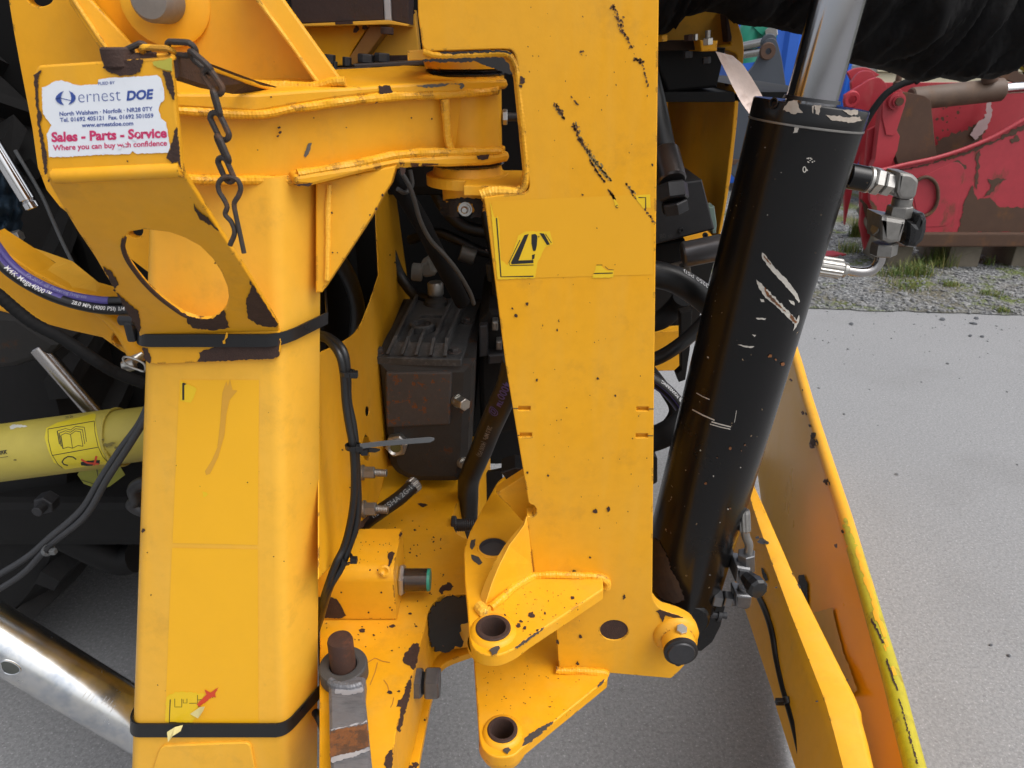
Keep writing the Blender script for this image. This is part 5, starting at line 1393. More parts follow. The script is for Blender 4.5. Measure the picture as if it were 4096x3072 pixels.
def tie(x, y, Y, rx, label, rot=0, tails=(), m=PLAS):
    e = thing('cable_tie', label, 'cable tie', onY(x, y, Y), 'cable ties')
    c = onY(x, y, Y); a = px2m(c, rx); d = V((math.sin(rot), 0, math.cos(rot)))
    u, v = frame(d)
    lp = [c + u * a * math.cos(t) * 1.0 + v * a * .75 * math.sin(t) for t in [2 * math.pi * i / 14 for i in range(14)]]
    vs, fs = [], []
    for p in lp:
        n = (p - c).normalized()
        vs += [p - d * .0028, p + d * .0028, p + d * .0028 + n * .0016, p - d * .0028 + n * .0016]
    for i in range(14):
        j = (i + 1) % 14
        for k in range(4): fs.append((i * 4 + k, i * 4 + (k + 1) % 4, j * 4 + (k + 1) % 4, j * 4 + k))
    link('loop', mesh(vs, fs), m, e)
    h = c + V((a * 1.05, -.004, 0)); link('head', M(box(h.x - .004, h.x + .005, h.y - .004, h.y + .004, h.z - .004, h.z + .004, .001)), m, e)
    for pts, w_, mm in tails:
        vs = []
        for i, (tx, ty, TY) in enumerate(pts):
            k = .35 if i == len(pts) - 1 else 1
            p = onY(tx, ty, TY); vs += [p + V((0, 0, w_ * k)), p - V((0, 0, w_ * k)), p + V((0, .0015, -w_ * k)), p + V((0, .0015, w_ * k))]
        fs = [(4 * i + k, 4 * i + (k + 1) % 4, 4 * i + 4 + (k + 1) % 4, 4 * i + 4 + k) for i in range(len(pts) - 1) for k in range(4)]
        link('tail', mesh(vs, fs), mm, e)
tie(1390, 1492, .787, 26, 'black cable tie high on the cable pair beside the post')
tie(1412, 1786, .772, 27, 'cable tie with long grey tail sticking out across the gearbox', 0,
    [([(1440, 1786, .765), (1520, 1776, .76), (1640, 1766, .755), (1720, 1760, .752), (1737, 1757, .752)], .0034, TIE)])
tie(1440, 1800, .785, 18, 'short black cable tie behind the long grey tailed one', 0, [([(1455, 1800, .782), (1500, 1802, .78), (1520, 1800, .78)], .003, PLAS)])
tie(1385, 2232, .764, 30, 'black cable tie low on the cable pair beside the cover box', .6)

# ================================================================== INSIDE HOSES
def hose(pts, r, label, m=RUB, name='hydraulic_hose', cat='hose', fn=None, seg_=12):
    P = [onY(*p) for p in pts]; rad = px2m(P[len(P) // 2], r)
    return single(name, M(tube(P, fn(rad) if fn else rad, 16, seg_), True, 60), m, label, cat), P, rad
hose([(1560, 690, 1.12), (1630, 800, 1.14), (1690, 900, 1.16), (1740, 1000, 1.18), (1800, 1110, 1.22), (1850, 1210, 1.26)], 34, 'thick dark hose dropping behind the gusset to the gearbox lid', RUBM)
cable('cable', [(1600, 680, 1.10), (1644, 760, 1.10), (1680, 880, 1.12), (1722, 960, 1.14), (1778, 1020, 1.16), (1830, 1085, 1.18), (1880, 1170, 1.22), (1895, 1215, 1.24)], 9, 'thin grey cable hanging in the dark above the gearbox', plain('grey_cable', (.07, .068, .065), .5))
cable('cable', [(1640, 680, 1.12), (1648, 740, 1.12), (1620, 770, 1.11), (1590, 755, 1.1)], 9, 'grey cable loop just under the arm beside the gusset', plain('grey_cable_loop', (.07, .068, .065), .5))
cn = thing('plug_connector', 'dusty grey wiring plug in the dark above the gearbox', 'plug', onY(1690, 1100, 1.25))
DG = plain('dusty_plastic', (.085, .078, .065), .7, var=.3)
link('shell', M(slab(YP(1.25), [(1680, 1062, 6), (1712, 1040, 6), (1728, 1078), (1748, 1088), (1738, 1104), (1700, 1112, 8), (1676, 1095)], .04, b=.004)), DG, cn)
link('barrel', M(rod(onY(1648, 1086, 1.25), onY(1690, 1090, 1.25), .016), True), DG, cn)
hh, P, rad = hose([(2060, 1440, 1.02), (2040, 1530, 1.03), (2000, 1620, 1.05), (1960, 1710, 1.08), (1925, 1800, 1.11), (1890, 1880, 1.14), (1874, 1930, 1.165), (1872, 1990, 1.185), (1870, 2060, 1.2), (1868, 2130, 1.22)], 44, 'black hose with purple print beside the left edge of the tall plate')
pr = Print().text_on_hose('4000™ @', P, rad, .014, .03, -.2, False, .01); pr.build('purple_lettering', PURP, hh).location = -hh.location
pr = Print().text_on_hose('28.0 MPa  (4000 PSI)', P, rad, .0085, .14, .0); pr.build('lettering', plain('dull_print', (.18, .18, .18), .6), hh).location = -hh.location
hh, P, rad = hose([(1380, 2160, 1.02), (1450, 2098, 1.03), (1530, 2040, 1.04), (1600, 1990, 1.06), (1650, 1945, 1.08)], 30, 'black printed hose lying in the corner under the gearbox')
pr = Print().text_on_hose('nt  MSHA 2G-11C', P, rad, .0095, .07, .1); link('end_ferrule', M(ferrule(onY(1640, 1953, 1.078), onY(1668, 1930, 1.09), px2m(onY(1650, 1945, 1.08), 32))), STEELD, hh).location = -hh.location
pr.build('lettering', plain('dull_print2', (.20, .21, .21), .6), hh).location = -hh.location

for pts, r, m, lb in (([(1700, 640, 1.5), (1760, 800, 1.5), (1850, 900, 1.48), (1960, 930, 1.46), (2080, 940, 1.45)], 26, RUB, 'shaded hose crossing high in the dark above the gearbox'),
    ([(1640, 960, 1.55), (1740, 930, 1.52), (1830, 960, 1.5), (1940, 1010, 1.48), (2060, 1020, 1.46)], 20, RUB, 'thin shaded hose crossing level in the dark above the gearbox'),
    ([(1930, 760, 1.5), (1960, 880, 1.45), (1990, 1020, 1.42), (2000, 1180, 1.40), (1980, 1300, 1.38)], 34, RUB, 'shaded hose dropping beside the tall plate to the pump'),
    ([(1330, 1000, 1.30), (1400, 1120, 1.32), (1430, 1240, 1.34), (1420, 1380, 1.36)], 30, RUB, 'shaded hose seen through the window of the side wall'),
    ([(1560, 1000, 1.5), (1600, 1100, 1.5), (1660, 1180, 1.48), (1720, 1200, 1.46)], 22, RUB, 'short shaded hose curling behind the breather of the gearbox')):
    hose(pts, r, lb, m)
for x0, y0, x1, y1, lb in ((1840, 1010, 1900, 1030, 'dull steel hose end in the dark high above the gearbox'), (1975, 1050, 1982, 1120, 'dull steel hose end standing in the dark beside the tall plate')):
    single('hose_end', M(rod(onY(x0, y0, 1.44), onY(x1, y1, 1.44), .017), True), plain('dull_hose_end', (.10, .095, .085), .5, .6, var=.3), lb, 'hose end')
# ================================================================== RIGHT REAR: frame, valve block, hoses
rf = thing('chassis_frame', 'yellow rear frame with bolted shelf, seen between the tall plate and the cylinder', 'rear frame', onY(2800, 1000, 1.2))
link('back_panel', M(slab(YP(1.3), [(2560, 20), (2900, 15), (2915, 90), (2930, 175), (2560, 190)], .02)), YELP, rf)
link('side_flange', M(slab(YP(1.26), [(2902, 40), (2950, 80), (2972, 150, 10), (2978, 200, 14), (2974, 255), (2952, 265), (2945, 215, 12), (2900, 200), (2880, 200), (2880, 180), (2922, 176), (2916, 110)], .06, b=.003)), YEL, rf)
link('panel_edge', M(slab(YP(1.255), [(2900, 55), (2912, 60), (2928, 150), (2925, 165), (2912, 168)], .03)), RUST, rf)
link('shelf', M(slab(YP(1.18), [(2560, 168), (2720, 160), (2800, 160), (2800, 200), (2560, 206)], .10, b=.002)), plain('dark_shelf', (.03, .018, .012), .85, var=.4, spec=.2), rf)
link('shelf_clamp', M(slab(YP(1.14), [(2800, 160), (2872, 162), (2868, 204), (2806, 206)], .08, b=.002)), YELD, rf)
for x, y, r, m in ((2754, 150, 20, PINR), (2782, 148, 10, BOLT), (2650, 152, 22, YELD)):
    p, q_ = onY(x, y + 14, 1.16), onY(x, y - 12, 1.16); link('shelf_bolt', M(hexnut(p, q_, px2m(p, r))), m, rf)
p = onY(2832, 180, 1.12)
link('stud_nut', M(hexnut(p, onY(2832, 152, 1.12), px2m(p, 21))), BOLT, rf)
link('stud', M(thread(onY(2832, 156, 1.12), onY(2832, 122, 1.12), px2m(p, 11), 10)), BOLT, rf)
for x, y in ((2752, 220), (2825, 242)): link('lower_nut', M(hexnut(onY(x, y - 14, 1.15), onY(x, y + 12, 1.15), px2m(onY(x, y, 1.15), 18))), BOLTD, rf)
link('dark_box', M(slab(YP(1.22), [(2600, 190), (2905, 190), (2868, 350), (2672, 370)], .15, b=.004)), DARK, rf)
link('shade_cover', M(box(.18, .50, 1.20, 1.82, 1.415, 1.43, .002)), DARK, rf)  # dark cover added to keep light off the inner panel
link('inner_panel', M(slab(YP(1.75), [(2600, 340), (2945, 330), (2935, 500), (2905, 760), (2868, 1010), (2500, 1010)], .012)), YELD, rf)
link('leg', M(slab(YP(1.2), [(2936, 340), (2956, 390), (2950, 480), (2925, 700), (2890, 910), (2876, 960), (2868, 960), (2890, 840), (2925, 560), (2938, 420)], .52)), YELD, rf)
link('dark_gap_filler', M(slab(YP(1.5), [(2500, 1000), (2870, 1000), (2790, 1300), (2740, 1335), (2500, 1335)], .02)), DARK, rf)  # made-up dark plate closing the bright gap behind the hoses
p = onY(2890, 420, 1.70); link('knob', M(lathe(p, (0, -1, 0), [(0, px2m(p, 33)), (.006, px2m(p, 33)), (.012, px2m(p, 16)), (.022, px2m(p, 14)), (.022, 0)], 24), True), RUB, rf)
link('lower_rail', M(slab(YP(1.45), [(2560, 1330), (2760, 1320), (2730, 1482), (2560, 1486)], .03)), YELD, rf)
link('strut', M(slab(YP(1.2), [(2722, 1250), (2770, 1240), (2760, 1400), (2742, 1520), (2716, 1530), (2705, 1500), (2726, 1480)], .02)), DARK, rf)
mt = [((2862, 205), (2868, 207)), ((2884, 250), (2930, 222)), ((2904, 290), (2972, 258)), ((2930, 345), (3000, 300)), ((2965, 410), (3030, 350)), ((3000, 460), (3055, 395))]
g1 = [[onY(*a, 1.06 - .008 * i), onY(*b, 1.10 - .012 * i), onY(b[0] + 2, b[1] + 3, 1.106 - .012 * i), onY(a[0] + 2, a[1] + 4, 1.066 - .008 * i)] for i, (a, b) in enumerate(mt)]
single('metal_tab', M(loft(g1), True, 40), COPPER, 'bent bare metal tab curling from the shelf down to the cylinder top', 'metal tab')
vb = thing('valve_block', 'black square valve block with a thick hose coupling on top, right of the tall plate', 'valve block', onY(2720, 1000, 1.12))
link('block', M(slab(YP(1.12), [(2600, 745), (2808, 718, 4), (2860, 918, 4), (2600, 985)], .16, b=.003)), plain('black_block', (.026, .026, .028), .45, var=.3, scale=60), vb)
for x, y, r in ((2726, 920, 11), (2820, 940, 11)): p = onY(x, y, 1.119); link('screw', M(lathe(p, (0, -1, 0), [(0, px2m(p, r)), (.003, px2m(p, r)), (.003, px2m(p, r * .5)), (.0005, px2m(p, r * .4)), (.0005, 0)], 16)), BOLTD, vb)
link('side_plug', M(slab(YP(1.13), [(2835, 830), (2858, 826), (2868, 900), (2864, 935), (2850, 935)], .03)), plain('verdigris', (.16, .22, .19), .6, var=.4, scale=150), vb)
pr = Print().text(YP(1.119), '80', 2640, 955, 2664, 951, .001).text(YP(1.119), '10', 2676, 952, 2690, 949, .001); pr.build('stamped_number', plain('faint_stamp', (.06, .06, .06), .5), vb)
link('lower_block', M(slab(YP(1.15), [(2600, 985), (2740, 958), (2760, 1060), (2600, 1080)], .1, b=.003)), DARK, vb)
p, q_ = onY(2660, 605, 1.10), onY(2690, 725, 1.06); r0 = px2m(p, 56)
link('hose_ferrule', M(rod(p, q_, r0, segs=32), True), plain('dark_ferrule', (.11, .10, .10), .3, .8, var=.2), vb)
link('coupling_nut', M(hexnut(onY(2688, 735, 1.06), onY(2696, 800, 1.05), r0 * 1.1, .2)), BOLTD, vb)
link('coupling_nut', M(hexnut(onY(2696, 805, 1.05), onY(2704, 850, 1.05), r0 * .95, .5)), BOLTD, vb)
hose([(2560, 200, 1.16), (2600, 340, 1.14), (2632, 480, 1.12), (2660, 610, 1.10), (2672, 650, 1.09)], 46, 'thick black hose rising from the valve block coupling', RUB)
single('steel_pipe', M(rod(onY(2730, 1020, 1.1), onY(2900, 985, 1.1), px2m(onY(2800, 1010, 1.1), 52)), True), plain('grey_pipe', (.14, .135, .14), .32, .7, var=.25, scale=20), 'grey steel pipe below the valve block running behind the cylinder', 'pipe')
single('perforated_tab', M(slab(YP(1.11), [(2680, 1060), (2758, 1040), (2766, 1095), (2690, 1105)], .006, [ell(2728, 1062, 12, 8, 14)])), plain('pale_tab', (.22, .20, .17), .5, .4), 'small pale metal tab with a hole under the grey pipe', 'tab')
hh, P, rad = hose([(2540, 1080, 1.02), (2610, 1095, 1.02), (2690, 1115, 1.02), (2760, 1152, 1.02), (2830, 1205, 1.03), (2900, 1280, 1.04)], 54, 'thickest black hose arching from the tall plate behind the cylinder')
pr = Print().text_on_hose('5 MPa (3250 PSI)', P, rad, .0078, .043, -.95, True, .012); pr.build('lettering', INKW, hh).location = -hh.location
hose([(2560, 1450, 1.08), (2630, 1432, 1.08), (2700, 1392, 1.08), (2770, 1335, 1.09), (2840, 1260, 1.1)], 28, 'black hose curving up to the right below the thick printed one')
hh, P, rad = hose([(2580, 1500, 1.15), (2640, 1540, 1.15), (2690, 1585, 1.15), (2730, 1640, 1.15), (2770, 1720, 1.15)], 26, 'purple and black hose crossing the bright gap beside the cylinder', RUB)
pr = Print()
P2 = catmull(P, 10); vs = []
for i, p in enumerate(P2[:-1]):
    tg = (P2[i + 1] - p).normalized(); tc = (CAM - p); tc = (tc - tg * tc.dot(tg)).normalized(); up = tc.cross(tg)
    for an in (-.15, -1.0): vs.append(p + (tc * math.cos(an) + up * math.sin(an)) * (rad + .0004))
if (vs[1] - vs[0]).z < 0: pass
pr.v = vs; pr.f = [(2 * i, 2 * i + 1, 2 * i + 3, 2 * i + 2) for i in range(len(vs) // 2 - 1)]
pr.build('purple_stripe', PURP, hh).location = -hh.location
pr = Print().text_on_hose('@ POWERING', P, rad, .0063, .068, -.6, True); pr.build('lettering', INKW, hh).location = -hh.location
hose([(2560, 1770, 1.1), (2630, 1750, 1.1), (2690, 1720, 1.1), (2740, 1680, 1.12)], 52, 'fat black hose stub low beside the cylinder', RUBM)
hose([(2600, 1480, 1.3), (2660, 1560, 1.3), (2700, 1640, 1.28), (2660, 1710, 1.28), (2600, 1750, 1.3)], 24, 'black hose loop across the bright gap', RUBM)
hose([(2540, 1300, 1.3), (2640, 1280, 1.3), (2700, 1230, 1.3), (2730, 1190, 1.28)], 40, 'dark hose in the shade behind the printed one', RUBM)
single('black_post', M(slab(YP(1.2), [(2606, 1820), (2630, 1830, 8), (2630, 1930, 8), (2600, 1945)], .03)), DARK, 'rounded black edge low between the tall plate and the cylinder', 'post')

# ================================================================== LEFT SIDE: link arm, hoses, drive shaft, stay tube
la = thing('lift_arm', 'yellow tapered lift arm with pin hole at its tip under the two purple hoses', 'lift arm', onY(300, 1400, .95))
fr = [(-80, 960), (54, 1040), (141, 1098), (271, 1163), (390, 1198), (480, 1200)]
bk = [(-80, 918), (60, 966), (179, 1006), (290, 1045), (380, 1118), (476, 1198)]
Yf = .93
link('top_plate', mesh([onY(x, y, Yf) for x, y in fr] + [onY(x, y, 1.0 - .02 * max(0, i - 3)) for i, (x, y) in enumerate(bk)], [(i, i + 1, i + 7, i + 6) for i in range(5)]), YELP, la)
tp = [(-80, 950), (54, 1036), (141, 1094), (271, 1160), (390, 1194), (500, 1206), (548, 1260), (582, 1330), (590, 1420), (570, 1450), (545, 1440, 15), (490, 1412), (407, 1353), (280, 1325), (160, 1293), (-80, 1225)]
link('side_plate', M(slab(YP(Yf), tp, .05, [ell(478, 1357, 23, 22, 20)], .004)), YELD, la)
q = onY(478, 1357, Yf)
link('pin_hole_ring', M(lathe(q, (0, -1, 0), [(-.02, px2m(q, 22)), (.002, px2m(q, 22)), (.003, px2m(q, 27)), (0, px2m(q, 30))], 28), True), YELD, la)
link('hole_floor', M(rod(q + V((0, .02, 0)), q + V((0, .03, 0)), px2m(q, 30)), True), plain('dirty_floor', (.12, .09, .03), .6), la)
link('tip_boss', M(tube([onY(x, y, Yf - .004) for x, y in ((330, 1215), (420, 1260), (500, 1330), (560, 1420))], lambda t, a: .004 + .012 * t, 14), True), YELD, la)
lp = thing('linch_pin', 'silver linch pin with wire ring through the tip of the lift arm', 'linch pin', onY(530, 1450, .9))
link('pin', M(rod(onY(500, 1465, .90), onY(570, 1415, .92), px2m(onY(530, 1440, .9), 19)), True), BOLT, lp)
link('head', M(rod(onY(492, 1470, .895), onY(540, 1455, .90), px2m(onY(530, 1440, .9), 24)), True), BOLT, lp)
link('ring', M(tube([onY(x, y, .888) for x, y in ((492, 1434), (500, 1428), (530, 1432), (575, 1455), (578, 1485), (550, 1478), (510, 1462), (494, 1446))], .0016, 8, closed=True), True), BOLT, lp)

def stripe(pr, P, rad, a0, a1, t0=0, t1=1):
    P2 = catmull(P, 10); k = len(pr.v); n = 0
    for i, p in enumerate(P2[:-1]):
        if not t0 <= i / len(P2) <= t1: continue
        tg = (P2[i + 1] - p).normalized(); tc = (CAM - p); tc = (tc - tg * tc.dot(tg)).normalized(); up = tc.cross(tg)
        for j in range(5):
            an = a0 + (a1 - a0) * j / 4; pr.v.append(p + (tc * math.cos(an) + up * math.sin(an)) * (rad + .0003))
        n += 1
    pr.f += [(k + 5 * i + j, k + 5 * i + j + 1, k + 5 * i + j + 6, k + 5 * i + j + 5) for i in range(n - 1) for j in range(4)]
hh, P, rad = hose([(-80, 880, .905), (-10, 990, .905), (54, 1068, .905), (140, 1128, .905), (260, 1178, .905), (390, 1203, .905), (470, 1205, .905), (540, 1203, .91)], 19, 'upper of the two purple printed hoses lying over the yellow lift arm', PLAS)
pr = Print(); stripe(pr, P, rad, -.5, 1.25, .1, .80); pr.build('purple_stripe', PURP, hh).location = -hh.location
pr = Print().text_on_hose('PX 2017  @ Powering Progress', P, rad, .0047, .085, .5, False, .005); pr.build('lettering', plain('dull_violet_print', (.25, .24, .42), .5), hh).location = -hh.location
hh, P, rad = hose([(-80, 930, .895), (-10, 1040, .895), (60, 1105, .895), (160, 1165, .895), (260, 1205, .895), (360, 1230, .895), (450, 1240, .895), (560, 1238, .90)], 20, 'lower of the two purple printed hoses, marked 28.0 MPa, over the yellow lift arm', PLAS)
pr = Print(); stripe(pr, P, rad, .25, 1.3, .05, .56); pr.build('purple_stripe', PURP, hh).location = -hh.location
pr = Print().text_on_hose('M4K Mega4000™', P, rad, .0066, .050, .35, False, .01).text_on_hose('28.0 MPa (4000 PSI) 1/4" (6.3 mm', P, rad, .0052, .142, .28, False, .01); pr.build('lettering', INKW, hh).location = -hh.location
hose([(-80, 1120, .86), (0, 1185, .86), (70, 1245, .86), (142, 1298, .86), (247, 1352, .86), (383, 1442, .86), (470, 1492, .87), (580, 1535, .88)], 24, 'black spiral wrapped hose sweeping below the yellow lift arm', RUBM,
     fn=lambda r: (lambda t, a: r * (1 + .07 * ((t * 24 + a / 6.283) % 1.0) ** 2)), seg_=24)
rt = thing('chrome_rod', 'polished rod tip with two dimples poking in at the left picture edge', 'rod', onY(130, 830, 1.0))
link('shaft', M(rod(onY(-60, 520, 1.0), onY(112, 800, 1.0), px2m(onY(112, 800, 1.0), 30)), True), CHROME, rt)
link('groove', M(rod(onY(112, 800, 1.0), onY(116, 806, 1.0), px2m(onY(112, 800, 1.0), 27)), True), CHROME, rt)
link('tip', M(rod(onY(116, 806, 1.0), onY(133, 834, 1.0), px2m(onY(112, 800, 1.0), 29)), True), CHROME, rt)
cable('wire', [(60, 600, 1.3), (160, 770, 1.3), (210, 880, 1.3), (250, 970, 1.3), (295, 1060, 1.3)], 7, 'thin grey wire slanting down behind the polished rod tip', TIE, 'wire')
st_ = thing('stabiliser_strut', 'rust-speckled black strut head with a bright steel rod in the dark left of the post', 'strut', onY(360, 1640, 1.12))
link('head', M(slab(YP(1.12), [(-40, 1255), (60, 1262), (240, 1380), (205, 1420, 20), (150, 1440), (60, 1470), (-40, 1480)], .1, b=.01)), rusty('rust_speckled_black', (.014, .012, .011), (.07, .03, .012), .6, .1, 20, .7), st_)
link('rod', M(rod(onY(150, 1388, 1.13), onY(392, 1668, 1.13), px2m(onY(260, 1520, 1.13), 34)), True), CHROMED, st_)
# drive shaft guard
SA, SB = onY(-120, 1828, 1.0), onY(480, 1748, 1.0)
sr = px2m(onY(250, 1780, 1.0), 116)
ps = thing('drive_shaft_guard', 'faded lime plastic drive shaft tube with yellow booklet label behind the post', 'drive shaft', (SA.x, 1.0, SA.z - sr))
link('outer_tube', M(lathe(SA, SB - SA, [(0, sr * .9), (0, sr), ((SB - SA).length - .002, sr), ((SB - SA).length, sr * .98), ((SB - SA).length, sr * .9)], 56), True), PTO, ps)
link('inner_tube', M(rod(SB - (SB - SA) * .1, SB + (SB - SA) * .4, sr * .93, segs=48), True), PTO, ps)
link('ragged_rim', M(bead([SB + (frame(SB - SA)[0] * math.cos(t) + frame(SB - SA)[1] * math.sin(t)) * sr * .985 for t in [i * .42 for i in range(15)]], .0022, 4, .4)), PTO, ps)
PC = Cyl(SA, SB, sr)
pr = Print()
pr.poly(PC, [(185, 1712), (230, 1690), (320, 1668), (385, 1650, 20), (380, 1680), (390, 1740), (405, 1800), (430, 1848), (455, 1862, 8), (400, 1858), (330, 1868), (262, 1878), (215, 1850), (192, 1800), (178, 1750)], .0006)
lb = pr.build('label', PTOL, ps)
pr = Print()
pr.line(PC, [(192, 1716), (377, 1684)], 3); pr.line(PC, [(208, 1822), (392, 1789)], 3); pr.line(PC, [(192, 1716), (193, 1760), (206, 1815), (232, 1858), (250, 1872)], 2.5); pr.line(PC, [(377, 1684), (380, 1730), (392, 1785), (410, 1825), (432, 1850)], 2.5)
for dx, dy in ((0, 0), (-7, -9), (-14, -18)):
    pr.line(PC, [(243 + dx, 1742 + dy), (252 + dx, 1795 + dy)], 4); pr.line(PC, [(322 - dx * 1.1, 1727 + dy), (332 - dx * 1.0, 1785 + dy)], 2.5)
    pr.line(PC, [(243 + dx, 1742 + dy), (262, 1732 + dy), (282, 1738 + dy), (302, 1724 + dy), (322 - dx * 1.1, 1727 + dy)], 2.5)
pr.line(PC, [(252, 1795), (272, 1788), (290, 1793), (312, 1782), (332, 1785)], 2.5); pr.line(PC, [(282, 1738), (290, 1793)], 2.5)
pr.line(PC, [(305, 1838), (292, 1828), (272, 1826), (256, 1835), (248, 1848), (256, 1858), (272, 1862)], 5)
pr.text(PC, 'WIRK', -22, 1822, 30, 1814, bold=.03); pr.line(PC, [(-20, 1808), (28, 1800)], 2); pr.line(PC, [(-20, 1834), (32, 1826)], 2)
pr.text(PC, '30 26', 262, 1674, 292, 1669)
pr.poly(PC, [(322, 1850), (352, 1842), (400, 1840), (398, 1856), (352, 1864), (325, 1862)], .0009, 2)
pr.build('label_print', INKB, lb)
pr = Print(); pr.line(PC, [(324, 1838), (350, 1852), (395, 1856)], 7, .0012); pr.line(PC, [(386, 1824), (376, 1862)], 9, .0012)
pr.build('red_cross', INKO, lb)
pr = Print()
for x, y, r in ((430, 1780, 10), (450, 1772, 7), (465, 1790, 6), (410, 1758, 5), (60, 1840, 4)): pr.blob(PC, x, y, r, .0006, 1.8)
pr.build('grime', plain('brown_grime', (.16, .13, .03), .7), ps)
pr = Print().poly(PC, [(38, 1706), (50, 1698), (100, 1700), (110, 1706), (60, 1712), (42, 1718)], .0006, 2); pr.build('scratch', plain('pale_scratch', (.55, .55, .48), .6), ps)
ht = thing('hanging_tag', 'peeling lime label flap with a black arrow mark below the drive shaft tube', 'label flap', onY(390, 1930, 1.0))
TG = P3(onY(310, 1890, .985), onY(460, 1850, .985), onY(400, 1960, 1.03))
link('flap', M(slab(TG, [(325, 1872), (400, 1858), (470, 1848), (500, 1900), (440, 1945), (400, 1960), (335, 1935), (310, 1900)], .0012, b=0)), TAGG, ht)
pr = Print(); pr.line(TG, [(385, 1862), (394, 1922), (455, 1853)], 6, .0006); pr.line(TG, [(325, 1920), (402, 1944)], 2, .0006); pr.build('arrow_mark', INKB, ht)
# zinc stay tube at the lower left
ZA, ZB_ = onY(-160, 2455, .80), onY(560, 2890, .80)
zr = px2m(onY(250, 2700, .80), 108)
zs = thing('stay_tube', 'shiny zinc plated tube with a cross hole at the lower left corner', 'tube', (ZA.x, .8, ZA.z - .1))
link('tube', M(rod(ZA, ZB_ + (ZB_ - ZA) * .25, zr, segs=56), True), ZINC, zs)
ZC_ = Cyl(ZA, ZB_, zr)
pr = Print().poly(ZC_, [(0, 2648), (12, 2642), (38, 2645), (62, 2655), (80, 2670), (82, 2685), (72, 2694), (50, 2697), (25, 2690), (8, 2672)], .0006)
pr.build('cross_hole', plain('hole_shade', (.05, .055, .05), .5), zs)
hq = ZC_.hit(42, 2670); hn = (hq - ZA - (ZB_ - ZA).normalized() * (hq - ZA).dot((ZB_ - ZA).normalized())).normalized()
link('hole_rim', M(tube([ZC_.hit(x, y, .0004) for x, y in ((0, 2650), (20, 2643), (50, 2650), (78, 2670), (78, 2688), (50, 2698), (20, 2690), (4, 2670))], .0013, 8, closed=True), True), ZINC, zs)
pr = Print()
for x, y in ((405, 2815), (418, 2822), (430, 2832), (330, 2790), (345, 2800), (360, 2808), (440, 2850)): pr.line(ZC_, [(x + 22, y - 30), (x, y)], 1.6, .0005)
pr.build('scratch', BARE, zs)
cable('cable', [(600, 1640, .86), (560, 1712, .865), (505, 1800, .87), (430, 1915, .88), (340, 2065, .89), (200, 2180, .90), (90, 2295, .90), (-60, 2390, .90)], 13, 'lower grey cable of the pair crossing the dark left of the post', plain('dusty_cable', (.035, .036, .04), .5))
cable('cable', [(600, 1610, .875), (555, 1700, .88), (480, 1800, .885), (400, 1920, .89), (325, 2040, .895), (200, 2150, .90), (100, 2235, .905), (-60, 2330, .91)], 14, 'upper grey cable of the pair crossing the dark left of the post', plain('dusty_cable2', (.035, .036, .04), .5))
tie(192, 2200, .893, 24, 'grey tie holding the crossing cable pair in the dark left of the post', .8, m=TIE)

# ================================================================== TRACTOR: dark mass behind on the left
tr = thing('tractor', 'dark shaded rear of a tractor with big tyre and linkage behind the yellow frame', 'tractor', (-1.3, 1.6, 0))
tc, trR = V((-1.78, 1.30, .86)), .86
link('tyre', M(lathe(tc, (0, 1, 0), [(0, .45), (-.02, .5), (-.02, trR - .16), (.02, trR - .03), (.08, trR), (.42, trR), (.48, trR - .03), (.52, trR - .16), (.52, .5), (.5, .45)], 96), True), TYRE, tr)
for i in range(30):
    a = 2 * math.pi * i / 30
    for s in (0, 1):
        a0 = a + s * math.pi / 30; y0, y1 = (0, .28) if s == 0 else (.5, .22)
        L4 = []
        for t in (0, .5, 1):
            aa = a0 + t * .16; y = y0 + (y1 - y0) * t; r0 = trR - (.03 if t == 0 else .005); r1 = trR + .035 - (.02 if t == 0 else 0)
            e = .02
            L4.append([tc + V((math.cos(aa + d) * r, y, math.sin(aa + d) * r)) for r, d in ((r0, -e * 1.3), (r1, -e), (r1, e), (r0, e * 1.3))])
        link('tyre_lug', M(loft(L4)), TYRE, tr)
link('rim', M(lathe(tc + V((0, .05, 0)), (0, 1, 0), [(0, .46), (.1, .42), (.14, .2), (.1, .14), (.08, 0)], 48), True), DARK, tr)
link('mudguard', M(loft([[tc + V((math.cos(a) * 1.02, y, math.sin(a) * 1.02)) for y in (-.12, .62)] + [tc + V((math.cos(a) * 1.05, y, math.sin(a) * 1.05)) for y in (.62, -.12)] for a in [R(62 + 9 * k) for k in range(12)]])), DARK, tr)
link('axle_shade_block', M(box(-1.9, -.50, 1.76, 2.4, .06, 1.15, .05)), DARK, tr)  # reaches almost to the ground, its black standing in for the tractor's shadow
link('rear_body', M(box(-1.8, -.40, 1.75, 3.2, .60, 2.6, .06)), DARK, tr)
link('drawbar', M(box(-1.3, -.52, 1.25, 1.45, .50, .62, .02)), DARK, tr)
p = onY(205, 1992, 1.22)
link('drawbar_bolt', M(join(hexnut(p, p + V((0, -.03, 0)), px2m(p, 40)), rod(p, p + V((0, -.05, 0)), px2m(p, 20)))), BOLTD, tr)
link('lower_link', M(tube([onY(x, y, 1.3) for x, y in ((-50, 2080), (200, 2120), (380, 2200), (480, 2240), (540, 2230))], .035), True), DARK, tr)
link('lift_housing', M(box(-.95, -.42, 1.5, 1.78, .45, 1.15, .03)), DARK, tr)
nv = Print
vs, fs = [], []
for i in range(15):
    for j in range(15):
        x, y = -60 + i * 11, 690 + j * 17
        vs.append(onY(x - (6 * (i / 14) * (j % 3)), y, 1.25 + .05 * noise.noise(V((i * .35, j * .3, 1))) + .12 * (i / 14 - .2) ** 2))
fs = [(i * 15 + j, i * 15 + j + 1, i * 15 + j + 16, i * 15 + j + 15) for i in range(14) for j in range(14)]
